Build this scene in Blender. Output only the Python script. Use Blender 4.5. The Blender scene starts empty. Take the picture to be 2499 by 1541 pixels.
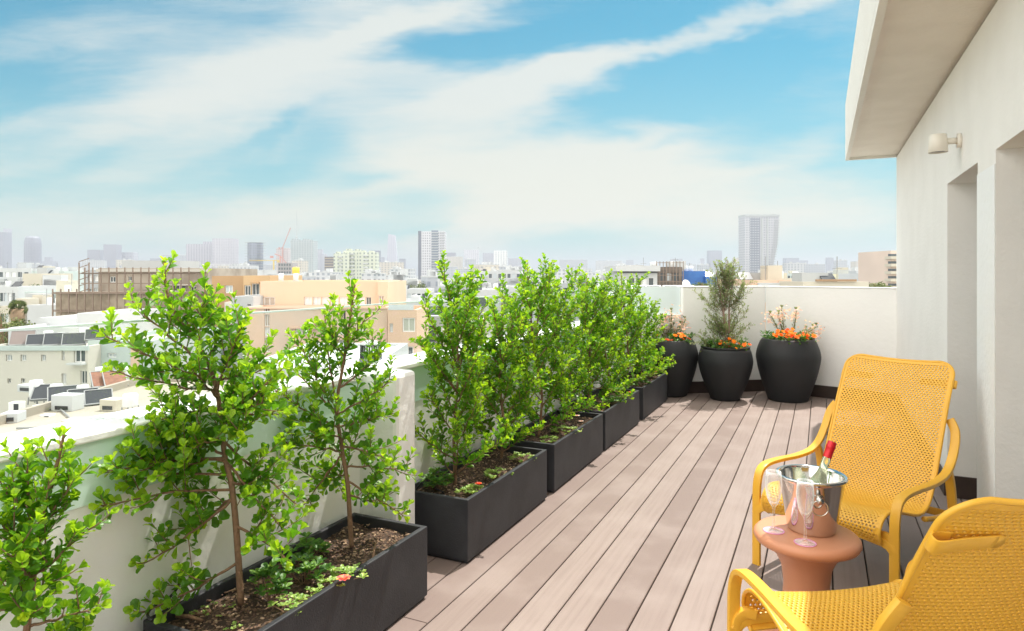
import bpy, math, random
from mathutils import Vector, Matrix
R = math.radians
# ------------------------------------------------------------------ camera, light, exposure
scene = bpy.context.scene
F, CX, HY, CAMZ = 1620.0, 1249.5, 668.0, 1.35      # focal length and horizon in photo pixels, eye height
YAW = R(25.0); SY, CY = math.sin(YAW), math.cos(YAW)
cam_d = bpy.data.cameras.new('camera'); cam = bpy.data.objects.new('camera', cam_d)
scene.collection.objects.link(cam); scene.camera = cam
cam.location = (0, 0, CAMZ); cam.rotation_euler = (R(90), 0, YAW)
cam_d.sensor_width = 36; cam_d.lens = F/2499*36
cam_d.shift_y = -(770.5-HY)/2499; cam_d.clip_start = .02; cam_d.clip_end = 30000
SUN_EL, SUN_AZ = R(65), R(12)                        # azimuth to the right of the deck boards (+y)
sd = bpy.data.lights.new('sun', 'SUN'); sun = bpy.data.objects.new('sun', sd); scene.collection.objects.link(sun)
sd.energy = 3.5; sd.angle = R(.55); sd.color = (1, .95, .87)
sv = Vector((math.sin(SUN_AZ)*math.cos(SUN_EL), math.cos(SUN_AZ)*math.cos(SUN_EL), math.sin(SUN_EL)))
sun.rotation_euler = sv.to_track_quat('Z', 'Y').to_euler()
scene.view_settings.view_transform = 'Standard'; scene.view_settings.look = 'None'
scene.view_settings.exposure = 0.74; scene.view_settings.gamma = 1
scene.cycles.max_bounces = 8; scene.cycles.transparent_max_bounces = 16
scene.cycles.volume_bounces = 0
scene.cycles.sample_clamp_indirect = 6

def NT(nt):
    def n(t, **kw):
        o = nt.nodes.new(t)
        for k, v in kw.items(): setattr(o, k, v)
        return o
    def l(a, b): nt.links.new(a, b)
    return n, l
def math_n(nt, op, a, b=None, c=None):
    m = nt.nodes.new('ShaderNodeMath'); m.operation = op
    for i, v in enumerate((a, b, c)):
        if v is None: continue
        if isinstance(v, (int, float)): m.inputs[i].default_value = v
        else: nt.links.new(v, m.inputs[i])
    return m.outputs[0]
def mixc(nt, f, a, b, bt='MIX'):
    m = nt.nodes.new('ShaderNodeMix'); m.data_type = 'RGBA'; m.blend_type = bt
    for s, v in ((m.inputs[0], f), (m.inputs[6], a), (m.inputs[7], b)):
        if isinstance(v, (int, float)): s.default_value = v
        elif isinstance(v, tuple): s.default_value = (*v[:3], 1)
        else: nt.links.new(v, s)
    return m.outputs[2]
def smooth(nt, v, a, b, o0=0.0, o1=1.0):
    m = nt.nodes.new('ShaderNodeMapRange'); m.interpolation_type = 'SMOOTHSTEP'
    nt.links.new(v, m.inputs[0])
    m.inputs[1].default_value = a; m.inputs[2].default_value = b; m.inputs[3].default_value = o0; m.inputs[4].default_value = o1
    return m.outputs[0]

# sky: clear blue with streaks of high cirrus, laid out by direction on the sky
world = bpy.data.worlds.new('World'); scene.world = world; world.use_nodes = True
def build_world():
    nt = world.node_tree; nt.nodes.clear(); n, l = NT(nt)
    sky = n('ShaderNodeTexSky', sky_type='NISHITA'); sky.sun_disc = False
    sky.sun_elevation = SUN_EL; sky.sun_rotation = SUN_AZ
    sky.air_density = 1.0; sky.dust_density = .6; sky.ozone_density = 2.2
    tc = n('ShaderNodeTexCoord')
    rot = n('ShaderNodeVectorRotate', rotation_type='Z_AXIS'); rot.inputs['Angle'].default_value = -YAW
    l(tc.outputs['Generated'], rot.inputs['Vector'])
    sep = n('ShaderNodeSeparateXYZ'); l(rot.outputs[0], sep.inputs[0])
    yy = math_n(nt, 'MAXIMUM', sep.outputs[1], .12)
    u = math_n(nt, 'DIVIDE', sep.outputs[0], yy); v = math_n(nt, 'DIVIDE', sep.outputs[2], yy)
    cmb = n('ShaderNodeCombineXYZ'); l(u, cmb.inputs[0]); l(v, cmb.inputs[1])
    def noise(scale, rz, sc, det=5, rough=.55, off=(0, 0, 0)):
        mp = n('ShaderNodeMapping'); mp.inputs['Rotation'].default_value = (0, 0, rz)
        mp.inputs['Scale'].default_value = sc; mp.inputs['Location'].default_value = off
        l(cmb.outputs[0], mp.inputs[0])
        t = n('ShaderNodeTexNoise'); t.inputs['Scale'].default_value = scale; t.inputs['Detail'].default_value = det
        t.inputs['Roughness'].default_value = rough; t.inputs['Distortion'].default_value = .3
        l(mp.outputs[0], t.inputs['Vector']); return t.outputs[0], t.outputs[1]
    _, wc = noise(5.0, -.3, (.7, 1.6, 1), 4, .6)
    wv = n('ShaderNodeVectorMath', operation='SUBTRACT'); l(wc, wv.inputs[0]); wv.inputs[1].default_value = (.5, .5, .5)
    ws = n('ShaderNodeVectorMath', operation='MULTIPLY'); l(wv.outputs[0], ws.inputs[0]); ws.inputs[1].default_value = (.26, .11, 0)
    wa = n('ShaderNodeVectorMath', operation='ADD'); l(cmb.outputs[0], wa.inputs[0]); l(ws.outputs[0], wa.inputs[1])
    tot = None
    # px, py, half length, half width (photo pixels), tilt (deg, up to the right), weight
    blobs = [(500, 225, 560, 135, 22, .78), (760, 140, 460, 90, 18, .5), (1080, 225, 440, 90, 12, .8), (1620, 95, 460, 26, 15, .80),
             (1000, 380, 420, 90, 25, .9), (1330, 360, 300, 75, 12, 1.05), (1520, 440, 420, 85, 6, .8), (1250, 520, 480, 70, 22, .8), (1850, 540, 460, 85, 2, .9),
             (300, 60, 420, 85, 14, .42), (60, 150, 110, 46, 10, -.45), (230, 370, 190, 36, 20, -.35), (640, 330, 160, 22, 24, -.3), (30, 300, 110, 30, 14, .35), (470, 400, 230, 40, 12, .3), (130, 560, 420, 60, 4, .7), (620, 560, 420, 55, 4, .35),
             (1090, 25, 330, 14, 16, .3), (930, 60, 300, 18, 18, .45), (1180, 105, 280, 42, 6, -.75), (1640, 225, 400, 66, 14, -.85), (1500, 40, 260, 40, 10, -.5), (1540, 362, 110, 16, 8, -.45), (900, 435, 110, 22, 14, -.45),
             (1985, 340, 90, 26, 8, .35), (1860, 400, 170, 20, 12, .3), (1000, 560, 130, 16, 18, -.3), (2060, 80, 160, 220, 70, .34)]
    for (bx, by, hl, hw, tilt, w) in blobs:
        mp = n('ShaderNodeMapping', vector_type='TEXTURE')
        mp.inputs['Location'].default_value = ((bx-CX)/F, (HY-by)/F, 0)
        mp.inputs['Rotation'].default_value = (0, 0, R(tilt)); mp.inputs['Scale'].default_value = (hl/F, hw/F, 1)
        l(wa.outputs[0], mp.inputs[0])
        ln = n('ShaderNodeVectorMath', operation='LENGTH'); l(mp.outputs[0], ln.inputs[0])
        g = smooth(nt, ln.outputs['Value'], .0, 1.7, w, 0.0)
        tot = g if tot is None else math_n(nt, 'ADD', tot, g)
    n1, _ = noise(4.2, -.32, (.5, 2.6, 1), 9, .62, (2, 1, 0))
    n2, _ = noise(15, -.26, (.3, 2.4, 1), 10, .68)
    s = math_n(nt, 'ADD', tot, math_n(nt, 'MULTIPLY', math_n(nt, 'SUBTRACT', n1, .5), 1.35))
    s = math_n(nt, 'ADD', s, math_n(nt, 'MULTIPLY', math_n(nt, 'SUBTRACT', n2, .5), .55))
    cov = smooth(nt, s, -.10, 1.12)
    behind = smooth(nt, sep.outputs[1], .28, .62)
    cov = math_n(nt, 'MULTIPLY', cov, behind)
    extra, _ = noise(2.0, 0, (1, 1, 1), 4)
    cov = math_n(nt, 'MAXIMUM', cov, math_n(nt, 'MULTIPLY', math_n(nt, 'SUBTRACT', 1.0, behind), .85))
    # warm low, neutral high cloud; a pale veil near the skyline
    cc = mixc(nt, smooth(nt, v, .02, .3), (3.95, 3.82, 3.15), (3.4, 3.55, 3.35))
    blue = mixc(nt, 1.0, sky.outputs[0], (.095, .51, .49), 'MULTIPLY')
    veil = smooth(nt, v, -.02, .40, .72, .02)
    blue = mixc(nt, veil, blue, (1.9, 2.85, 2.85))
    cc = mixc(nt, behind, (13.5, 13.0, 12.0), cc)      # unseen cloud behind the camera, added extra bright to lift shaded walls
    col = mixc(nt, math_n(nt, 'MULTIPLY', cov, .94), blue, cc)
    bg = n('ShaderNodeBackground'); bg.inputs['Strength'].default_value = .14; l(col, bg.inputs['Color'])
    out = n('ShaderNodeOutputWorld'); l(bg.outputs[0], out.inputs[0])
build_world()

# ------------------------------------------------------------------ helpers
COL = scene.collection
def P(px, py, D):
    """world point that the photo shows at (px,py) when D metres in front of the camera"""
    X = (px-CX)/F*D
    return Vector((-SY*D + CY*X, CY*D + SY*X, CAMZ + (HY-py)/F*D))
def tag(o, label=None, cat=None, group=None, kind=None):
    if label: o['label'] = label
    if cat: o['category'] = cat
    if group: o['group'] = group
    if kind: o['kind'] = kind
    return o
def empty(name, loc=(0, 0, 0), rz=0):
    o = bpy.data.objects.new(name, None); COL.objects.link(o); o.location = loc; o.rotation_euler = (0, 0, rz)
    o.empty_display_size = .1
    return o
class MB:
    def __init__(s): s.v = []; s.f = []; s.m = []; s.t = []
    def add(s, vs, fs, mi=0, tone=None):
        b = len(s.v); s.v.extend([tuple(p) for p in vs])
        for f in fs: s.f.append([b+i for i in f]); s.m.append(mi)
        if tone is not None: s.t.extend([tone]*len(vs))
        return s
    def box(s, x0, x1, y0, y1, z0, z1, mi=0, M=None):
        vs = [Vector((x, y, z)) for z in (z0, z1) for y in (y0, y1) for x in (x0, x1)]
        if M is not None: vs = [M @ p for p in vs]
        return s.add(vs, [(0, 2, 3, 1), (4, 5, 7, 6), (0, 1, 5, 4), (2, 6, 7, 3), (0, 4, 6, 2), (1, 3, 7, 5)], mi)
    def bar(s, a, b, w, h=None, mi=0):
        a = Vector(a); b = Vector(b); d = (b-a); L = d.length; d.normalize()
        up = Vector((0, 0, 1)) if abs(d.z) < .95 else Vector((1, 0, 0))
        x = d.cross(up).normalized(); z = x.cross(d); h = h or w
        M = Matrix((( x.x, d.x, z.x, a.x), (x.y, d.y, z.y, a.y), (x.z, d.z, z.z, a.z), (0, 0, 0, 1)))
        return s.box(-w/2, w/2, 0, L, -h/2, h/2, mi, M)
    def tube(s, pts, rad, n=6, cap=True, mi=0, tone=None):
        pts = [Vector(p) for p in pts]; N = len(pts)
        if not hasattr(rad, '__len__'): rad = [rad]*N
        vs = []; prev = None
        for i, p in enumerate(pts):
            t = (pts[min(i+1, N-1)]-pts[max(i-1, 0)])
            t = t.normalized() if t.length > 1e-9 else Vector((0, 0, 1))
            if prev is None:
                a = Vector((1, 0, 0)) if abs(t.x) < .8 else Vector((0, 1, 0)); x = t.cross(a).normalized()
            else:
                x = (prev - t*prev.dot(t)); x = x.normalized() if x.length > 1e-6 else t.orthogonal().normalized()
            prev = x; y = t.cross(x)
            for k in range(n):
                a = 2*math.pi*k/n; vs.append(p + (x*math.cos(a)+y*math.sin(a))*rad[i])
        fs = [(i*n+k, i*n+(k+1) % n, (i+1)*n+(k+1) % n, (i+1)*n+k) for i in range(N-1) for k in range(n)]
        if cap: fs += [tuple(range(n-1, -1, -1)), tuple((N-1)*n+k for k in range(n))]
        return s.add(vs, fs, mi, tone)
    def ribbon(s, pts, w, h, lat, mi=0, r=.25):
        """rounded flat bar swept along pts; w across (direction lat), h thick"""
        pts = [Vector(p) for p in pts]; N = len(pts); vs = []
        prof = []
        c = min(w, h)*r
        for (sx, sy) in ((1, 1), (-1, 1), (-1, -1), (1, -1)):
            a, b = (w/2-c)*sx, (h/2)*sy; a2, b2 = (w/2)*sx, (h/2-c)*sy
            q = [(a2, b2), ((w/2-c*.3)*sx, (h/2-c*.3)*sy), (a, b)]
            if sx*sy < 0: q = q[::-1]
            prof += q
        n = len(prof)
        for i, p in enumerate(pts):
            t = (pts[min(i+1, N-1)]-pts[max(i-1, 0)]).normalized()
            L = Vector(lat); L = (L - t*L.dot(t)).normalized(); u = t.cross(L)
            for (a, b) in prof: vs.append(p + L*a + u*b)
        fs = [(i*n+k, i*n+(k+1) % n, (i+1)*n+(k+1) % n, (i+1)*n+k) for i in range(N-1) for k in range(n)]
        fs += [tuple(range(n-1, -1, -1)), tuple((N-1)*n+k for k in range(n))]
        return s.add(vs, fs, mi)
    def lathe(s, prof, n=32, c=(0, 0, 0), mi=0, closed=False):
        vs = []; c = Vector(c)
        for (r, z) in prof:
            for k in range(n):
                a = 2*math.pi*k/n; vs.append(c+Vector((r*math.cos(a), r*math.sin(a), z)))
        N = len(prof); fs = []
        for i in range(N if closed else N-1):
            j = (i+1) % N
            for k in range(n): fs.append((i*n+k, i*n+(k+1) % n, j*n+(k+1) % n, j*n+k))
        return s.add(vs, fs, mi)
    def build(s, name, mats, parent=None, smooth_=False, bevel=0, loc=None):
        me = bpy.data.meshes.new(name); me.from_pydata(s.v, [], s.f)
        if not isinstance(mats, (list, tuple)): mats = [mats]
        for m in mats: me.materials.append(m)
        if len(mats) > 1: me.polygons.foreach_set('material_index', s.m)
        if smooth_: me.polygons.foreach_set('use_smooth', [True]*len(s.f))
        if smooth_ == 2: me.set_sharp_from_angle(angle=R(28))
        if s.t:
            a = me.attributes.new('tone', 'FLOAT', 'POINT'); a.data.foreach_set('value', s.t)
        me.update()
        o = bpy.data.objects.new(name, me); COL.objects.link(o)
        if parent is not None: o.parent = parent
        if loc is not None: o.location = loc
        if bevel:
            b = o.modifiers.new('bevel', 'BEVEL'); b.width = bevel; b.segments = 2; b.limit_method = 'ANGLE'; b.harden_normals = False
        return o
def catmull(pts, k=6):
    pts = [Vector(p) for p in pts]; out = []
    for i in range(len(pts)-1):
        p0 = pts[max(i-1, 0)]; p1 = pts[i]; p2 = pts[i+1]; p3 = pts[min(i+2, len(pts)-1)]
        for j in range(k):
            t = j/k
            out.append(.5*((2*p1)+(p2-p0)*t+(2*p0-5*p1+4*p2-p3)*t*t+(3*p1-p0-3*p2+p3)*t*t*t))
    out.append(pts[-1]); return out

# ------------------------------------------------------------------ materials
MATS = {}
def mat(name, col, rough=.6, metal=0, spec=.5, bump=None, var=None, coord='Object', **kw):
    """principled; var=(scale, amount, dark colour) mottling; bump=(scale, strength)"""
    if name in MATS: return MATS[name]
    m = bpy.data.materials.new(name); m.use_nodes = True; nt = m.node_tree; n, l = NT(nt)
    b = nt.nodes['Principled BSDF']
    b.inputs['Base Color'].default_value = (*col, 1); b.inputs['Roughness'].default_value = rough
    b.inputs['Metallic'].default_value = metal; b.inputs['Specular IOR Level'].default_value = spec
    for k, v in kw.items(): b.inputs[k.replace('_', ' ')].default_value = v
    tc = n('ShaderNodeTexCoord')
    if var:
        t = n('ShaderNodeTexNoise'); t.inputs['Scale'].default_value = var[0]; t.inputs['Detail'].default_value = 6
        l(tc.outputs[coord], t.inputs['Vector'])
        f = smooth(nt, t.outputs[0], .35, .7, 0, var[1])
        l(mixc(nt, f, col, var[2]), b.inputs['Base Color'])
    if bump:
        t = n('ShaderNodeTexNoise'); t.inputs['Scale'].default_value = bump[0]; t.inputs['Detail'].default_value = 5
        l(tc.outputs[coord], t.inputs['Vector'])
        bp = n('ShaderNodeBump'); bp.inputs['Strength'].default_value = bump[1]; bp.inputs['Distance'].default_value = .02
        l(t.outputs[0], bp.inputs['Height']); l(bp.outputs[0], b.inputs['Normal'])
    MATS[name] = m; return m
def leaf_mat(name, dark, mid, light, rough=.36, trans=.45):
    m = bpy.data.materials.new(name); m.use_nodes = True; nt = m.node_tree; n, l = NT(nt)
    b = nt.nodes['Principled BSDF']; out = nt.nodes['Material Output']
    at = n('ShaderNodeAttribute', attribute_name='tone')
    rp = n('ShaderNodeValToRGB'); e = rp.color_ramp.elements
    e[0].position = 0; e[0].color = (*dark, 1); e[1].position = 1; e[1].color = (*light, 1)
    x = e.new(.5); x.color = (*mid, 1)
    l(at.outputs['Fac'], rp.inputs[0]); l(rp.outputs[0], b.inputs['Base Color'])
    b.inputs['Roughness'].default_value = rough
    tr = n('ShaderNodeBsdfTranslucent'); l(mixc(nt, 1.0, rp.outputs[0], (1.9, 1.75, .8), 'MULTIPLY'), tr.inputs[0])
    mx = n('ShaderNodeMixShader'); mx.inputs[0].default_value = trans
    l(b.outputs[0], mx.inputs[1]); l(tr.outputs[0], mx.inputs[2]); l(mx.outputs[0], out.inputs[0])
    return m
def facade_mat(name, wall, glass, pw, ph, fw=.5, fh=.55, rough=.5, gl=None):
    """window grid pattern of a far tower: horizontal pitch pw, storey height ph"""
    if name in MATS: return MATS[name]
    m = bpy.data.materials.new(name); m.use_nodes = True; nt = m.node_tree; n, l = NT(nt)
    b = nt.nodes['Principled BSDF']; b.inputs['Roughness'].default_value = rough
    tc = n('ShaderNodeTexCoord'); sp = n('ShaderNodeSeparateXYZ'); l(tc.outputs['Object'], sp.inputs[0])
    h = math_n(nt, 'DIVIDE', math_n(nt, 'ADD', sp.outputs[0], sp.outputs[1]), pw)
    fx = math_n(nt, 'FRACT', math_n(nt, 'ADD', h, 500.0)); fz = math_n(nt, 'FRACT', math_n(nt, 'ADD', math_n(nt, 'DIVIDE', sp.outputs[2], ph), 50.0))
    a = math_n(nt, 'LESS_THAN', fx, fw); c = math_n(nt, 'LESS_THAN', fz, fh)
    g = math_n(nt, 'MULTIPLY', a, c)
    ge = n('ShaderNodeNewGeometry'); s2 = n('ShaderNodeSeparateXYZ'); l(ge.outputs['Normal'], s2.inputs[0])
    g = math_n(nt, 'MULTIPLY', g, math_n(nt, 'LESS_THAN', math_n(nt, 'ABSOLUTE', s2.outputs[2]), .5))
    wn = n('ShaderNodeTexWhiteNoise', noise_dimensions='3D'); cb = n('ShaderNodeCombineXYZ')
    l(math_n(nt, 'FLOOR', h), cb.inputs[0]); l(math_n(nt, 'FLOOR', math_n(nt, 'DIVIDE', sp.outputs[2], ph)), cb.inputs[1]); l(cb.outputs[0], wn.inputs[0])
    gc = mixc(nt, math_n(nt, 'MULTIPLY', wn.outputs[0], .5), glass, tuple(.5*(x+y) for x, y in zip(glass, wall)))
    l(mixc(nt, g, wall, gc), b.inputs['Base Color'])
    MATS[name] = m; return m

white_wall = mat('white plaster', (.89, .885, .865), .75, bump=(18, .16), var=(1.6, .3, (.77, .76, .73)))
def stucco():
    m = bpy.data.materials.new('rough white stucco'); m.use_nodes = True; nt = m.node_tree; n, l = NT(nt); b = nt.nodes['Principled BSDF']
    tc = n('ShaderNodeTexCoord')
    t = n('ShaderNodeTexNoise'); t.inputs['Scale'].default_value = 3; t.inputs['Detail'].default_value = 6; l(tc.outputs['Object'], t.inputs[0])
    base = mixc(nt, smooth(nt, t.outputs[0], .35, .7), (.89, .87, .83), (.85, .83, .79))
    vo = n('ShaderNodeTexVoronoi'); vo.inputs['Scale'].default_value = 9; 
    mp = n('ShaderNodeMapping'); mp.inputs['Scale'].default_value = (1, 1, .55); l(tc.outputs['Object'], mp.inputs[0]); l(mp.outputs[0], vo.inputs[0])
    pit = math_n(nt, 'MULTIPLY', smooth(nt, vo.outputs[0], .02, .05, 1, 0), smooth(nt, t.outputs[0], .48, .56))
    l(mixc(nt, math_n(nt, 'MULTIPLY', pit, .55), base, (.35, .31, .26)), b.inputs['Base Color'])
    b.inputs['Roughness'].default_value = .85
    t2 = n('ShaderNodeTexNoise'); t2.inputs['Scale'].default_value = 45; t2.inputs['Detail'].default_value = 6
    mp2 = n('ShaderNodeMapping'); mp2.inputs['Scale'].default_value = (1, .5, 1); l(tc.outputs['Object'], mp2.inputs[0]); l(mp2.outputs[0], t2.inputs[0])
    hh = math_n(nt, 'SUBTRACT', t2.outputs[0], math_n(nt, 'MULTIPLY', pit, .6))
    bp = n('ShaderNodeBump'); bp.inputs['Strength'].default_value = .22; bp.inputs['Distance'].default_value = .012
    l(hh, bp.inputs['Height']); l(bp.outputs[0], b.inputs['Normal']); return m
stucco_m = stucco()
soffit_m = mat('beige soffit plaster', (.80, .74, .66), .85, bump=(35, .3), var=(4, .4, (.69, .63, .55)))
mint_m = mat('mint coating', (.58, .80, .70), .5, bump=(7, .25), var=(2.5, .7, (.70, .83, .77)))
cap_m = mat('white coping', (.86, .86, .85), .7, bump=(18, .25), var=(6, .3, (.72, .72, .69)))
black_planter = mat('black fibre cement', (.018, .019, .024), .6, bump=(160, .12), var=(5, .7, (.038, .040, .046)))
black_pot = mat('matt black pot', (.011, .012, .014), .6, bump=(120, .1), var=(8, .3, (.019, .02, .023)))
bark = mat('light brown bark', (.26, .15, .085), .8, bump=(120, .5), var=(40, .6, (.15, .09, .055)))
skirt_m = mat('dark brown skirting', (.045, .028, .022), .5, var=(10, .4, (.07, .045, .035)))
yellow = mat('mustard plastic', (.86, .465, .045), .36, bump=(90, .05), var=(6, .35, (.78, .40, .035)))
terracotta = mat('terracotta plastic', (.64, .28, .155), .42, bump=(150, .06), var=(3, .4, (.58, .245, .13)))
steel = mat('polished steel', (.72, .70, .68), .09, metal=1, bump=(30, .02))
dark_metal = mat('dark painted metal', (.035, .037, .042), .45)
white_pl = mat('white painted metal', (.82, .82, .80), .4)
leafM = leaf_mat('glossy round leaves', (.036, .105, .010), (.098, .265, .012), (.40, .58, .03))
oliveM = leaf_mat('grey green leaves', (.075, .115, .05), (.16, .225, .095), (.36, .43, .22), .5, .3)
succM = leaf_mat('succulent leaves', (.10, .20, .03), (.22, .36, .06), (.50, .60, .16), .4, .25)
herbM = leaf_mat('herb leaves', (.03, .09, .015), (.07, .19, .025), (.2, .36, .04), .45, .3)
cityLeaf = leaf_mat('city foliage', (.05, .075, .02), (.10, .14, .035), (.20, .24, .06), .7, .1)
blossom = leaf_mat('pink blossom', (.64, .40, .44), (.80, .60, .64), (.90, .82, .83), .6, .3)
orangeM = leaf_mat('orange petals', (.75, .10, .008), (.90, .24, .006), (.95, .36, .01), .5, .3)
redM = leaf_mat('red petals', (.65, .02, .015), (.85, .08, .03), (.95, .3, .03), .5, .3)

def soil_mat():
    m = bpy.data.materials.new('brown potting soil'); m.use_nodes = True; nt = m.node_tree; n, l = NT(nt); b = nt.nodes['Principled BSDF']
    tc = n('ShaderNodeTexCoord'); vo = n('ShaderNodeTexVoronoi'); vo.inputs['Scale'].default_value = 150; l(tc.outputs['Object'], vo.inputs[0])
    no = n('ShaderNodeTexNoise'); no.inputs['Scale'].default_value = 12; l(tc.outputs['Object'], no.inputs[0])
    sp = n('ShaderNodeSeparateColor'); l(vo.outputs['Color'], sp.inputs[0])
    c = mixc(nt, smooth(nt, sp.outputs[0], .55, .95), (.035, .020, .013), (.22, .13, .08))
    c = mixc(nt, smooth(nt, no.outputs[0], .4, .7, 0, .4), c, (.10, .06, .04))
    l(c, b.inputs['Base Color']); b.inputs['Roughness'].default_value = .95
    bp = n('ShaderNodeBump'); bp.inputs['Strength'].default_value = .9; bp.inputs['Distance'].default_value = .01
    l(sp.outputs[1], bp.inputs['Height']); l(bp.outputs[0], b.inputs['Normal']); return m
soil = soil_mat()
PITCH, SEAM0 = .1424, -1.379
def deck_mat():
    m = bpy.data.materials.new('grooved taupe decking'); m.use_nodes = True; nt = m.node_tree; n, l = NT(nt); b = nt.nodes['Principled BSDF']
    tc = n('ShaderNodeTexCoord'); sp = n('ShaderNodeSeparateXYZ'); l(tc.outputs['Object'], sp.inputs[0])
    idx = math_n(nt, 'FLOOR', math_n(nt, 'DIVIDE', math_n(nt, 'SUBTRACT', sp.outputs[0], SEAM0), PITCH))
    wn = n('ShaderNodeTexWhiteNoise', noise_dimensions='1D'); l(idx, wn.inputs['W'])
    mp = n('ShaderNodeMapping'); mp.inputs['Scale'].default_value = (60, 2.0, 1); l(tc.outputs['Object'], mp.inputs[0])
    g = n('ShaderNodeTexNoise'); g.inputs['Scale'].default_value = 1; g.inputs['Detail'].default_value = 8; l(mp.outputs[0], g.inputs[0])
    g2 = n('ShaderNodeTexNoise'); g2.inputs['Scale'].default_value = 3.2; g2.inputs['Detail'].default_value = 7; l(tc.outputs['Object'], g2.inputs[0])
    c = mixc(nt, wn.outputs[0], (.205, .148, .128), (.290, .225, .198))
    c = mixc(nt, smooth(nt, g.outputs[0], .35, .75, 0, .55), c, (.205, .15, .13))
    c = mixc(nt, smooth(nt, g2.outputs[0], .42, .72, 0, .5), c, (.32, .255, .228))
    l(c, b.inputs['Base Color']); b.inputs['Roughness'].default_value = .62
    bp = n('ShaderNodeBump'); bp.inputs['Strength'].default_value = .25; bp.inputs['Distance'].default_value = .004
    l(g.outputs[0], bp.inputs['Height']); l(bp.outputs[0], b.inputs['Normal']); return m
deckM = deck_mat()
def glass_thin(name, tint, refl=.25, pw_=5.0):
    m = bpy.data.materials.new(name); m.use_nodes = True; nt = m.node_tree; n, l = NT(nt); out = nt.nodes['Material Output']
    nt.nodes.remove(nt.nodes['Principled BSDF'])
    t = n('ShaderNodeBsdfTransparent'); t.inputs[0].default_value = (*tint, 1); g = n('ShaderNodeBsdfGlossy'); g.inputs['Roughness'].default_value = .02
    fr = n('ShaderNodeLayerWeight'); mx = n('ShaderNodeMixShader')
    l(math_n(nt, 'ADD', math_n(nt, 'MULTIPLY', math_n(nt, 'POWER', fr.outputs['Facing'], pw_), refl), .03), mx.inputs[0])
    l(t.outputs[0], mx.inputs[1]); l(g.outputs[0], mx.inputs[2]); l(mx.outputs[0], out.inputs[0]); return m
rail_glass = glass_thin('clear railing glass', (.955, .975, .97), .14)
frost = mat('frosted pale glass', (.74, .84, .86), .35)
glassM = glass_thin('drinking glass', (.985, .985, .985), .9, 1.8)
def edge_sheen_glass():  # white sheen put into the glass colour so its edges show
    nt = glassM.node_tree; n, l = NT(nt); out = nt.nodes['Material Output']; prev = out.inputs[0].links[0].from_socket
    d = n('ShaderNodeBsdfTranslucent'); d.inputs[0].default_value = (.95, .95, .95, 1); d2 = n('ShaderNodeBsdfDiffuse'); d2.inputs[0].default_value = (.95, .95, .95, 1)
    a = n('ShaderNodeAddShader'); l(d.outputs[0], a.inputs[0]); l(d2.outputs[0], a.inputs[1])
    fr = n('ShaderNodeLayerWeight'); mx = n('ShaderNodeMixShader'); l(math_n(nt, 'ADD', math_n(nt, 'MULTIPLY', math_n(nt, 'POWER', fr.outputs['Facing'], 2.0), .46), .02), mx.inputs[0])
    l(prev, mx.inputs[1]); l(a.outputs[0], mx.inputs[2]); l(mx.outputs[0], out.inputs[0])
edge_sheen_glass()
pinkG = mat('pink tinted glass foot', (.92, .36, .72), .3)
bottleG = mat('pale bottle glass', (.86, .90, .66), .03, Transmission_Weight=.85, IOR=1.4)
redcap = mat('red foil capsule', (.72, .02, .03), .3, metal=.2)
pane_d = mat('dark window pane', (.10, .12, .13), .12)
pane_l = mat('pale window pane', (.55, .60, .62), .15)
pane_w = mat('white roller shutter', (.78, .79, .79), .5)
blind_m = mat('beige roller shutter', (.52, .45, .38), .6)

# ------------------------------------------------------------------ terrace floor
BX0, BY0, BX1, BY1, CX2, CY2 = -1.88, 7.25, -.585, 8.16, .69, 7.77
def yend(x):
    if x < BX1: return BY0 + (BY1-BY0)*(x-BX0)/(BX1-BX0)
    return BY1 + (CY2-BY1)*(x-BX1)/(CX2-BX1)
def deck():
    mb = MB(); k = -4
    rnd = random.Random(3)
    g = .0028
    while True:
        x0 = SEAM0 + k*PITCH; x1 = x0+PITCH
        if x0 > 1.1: break
        a, b = max(x0+g, -1.88), x1-g
        cuts = [-2.5]
        if k == -1: cuts += [.2, 2.185, 5.2]
        elif rnd.random() < .35: cuts += [-.9 + rnd.random()*.5]
        if x0 > .66: ye = 5.0
        else: ye = yend(min((a+b)/2, .69)) + .06
        cuts.append(ye)
        for i in range(len(cuts)-1):
            c0, c1 = cuts[i]+(.0015 if i else 0), cuts[i+1]-.0015
            e = .003
            # bevelled board: top face inset
            vs = [(a, c0, -.022), (b, c0, -.022), (b, c1, -.022), (a, c1, -.022), (a, c0, -e), (b, c0, -e), (b, c1, -e), (a, c1, -e),
                  (a+e, c0+e*.6, 0), (b-e, c0+e*.6, 0), (b-e, c1-e*.6, 0), (a+e, c1-e*.6, 0)]
            fs = [(0, 1, 5, 4), (1, 2, 6, 5), (2, 3, 7, 6), (3, 0, 4, 7), (4, 5, 9, 8), (5, 6, 10, 9), (6, 7, 11, 10), (7, 4, 8, 11), (8, 9, 10, 11)]
            mb.add(vs, fs)
        k += 1
    tag(mb.build('deck', deckM), kind='structure')
    sub = MB().box(-2.11, 6, -3, 8.6, -20, -.05)
    tag(sub.build('terrace_base', mat('dark base', (.03, .028, .026), .9)), kind='structure')
deck()

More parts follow.
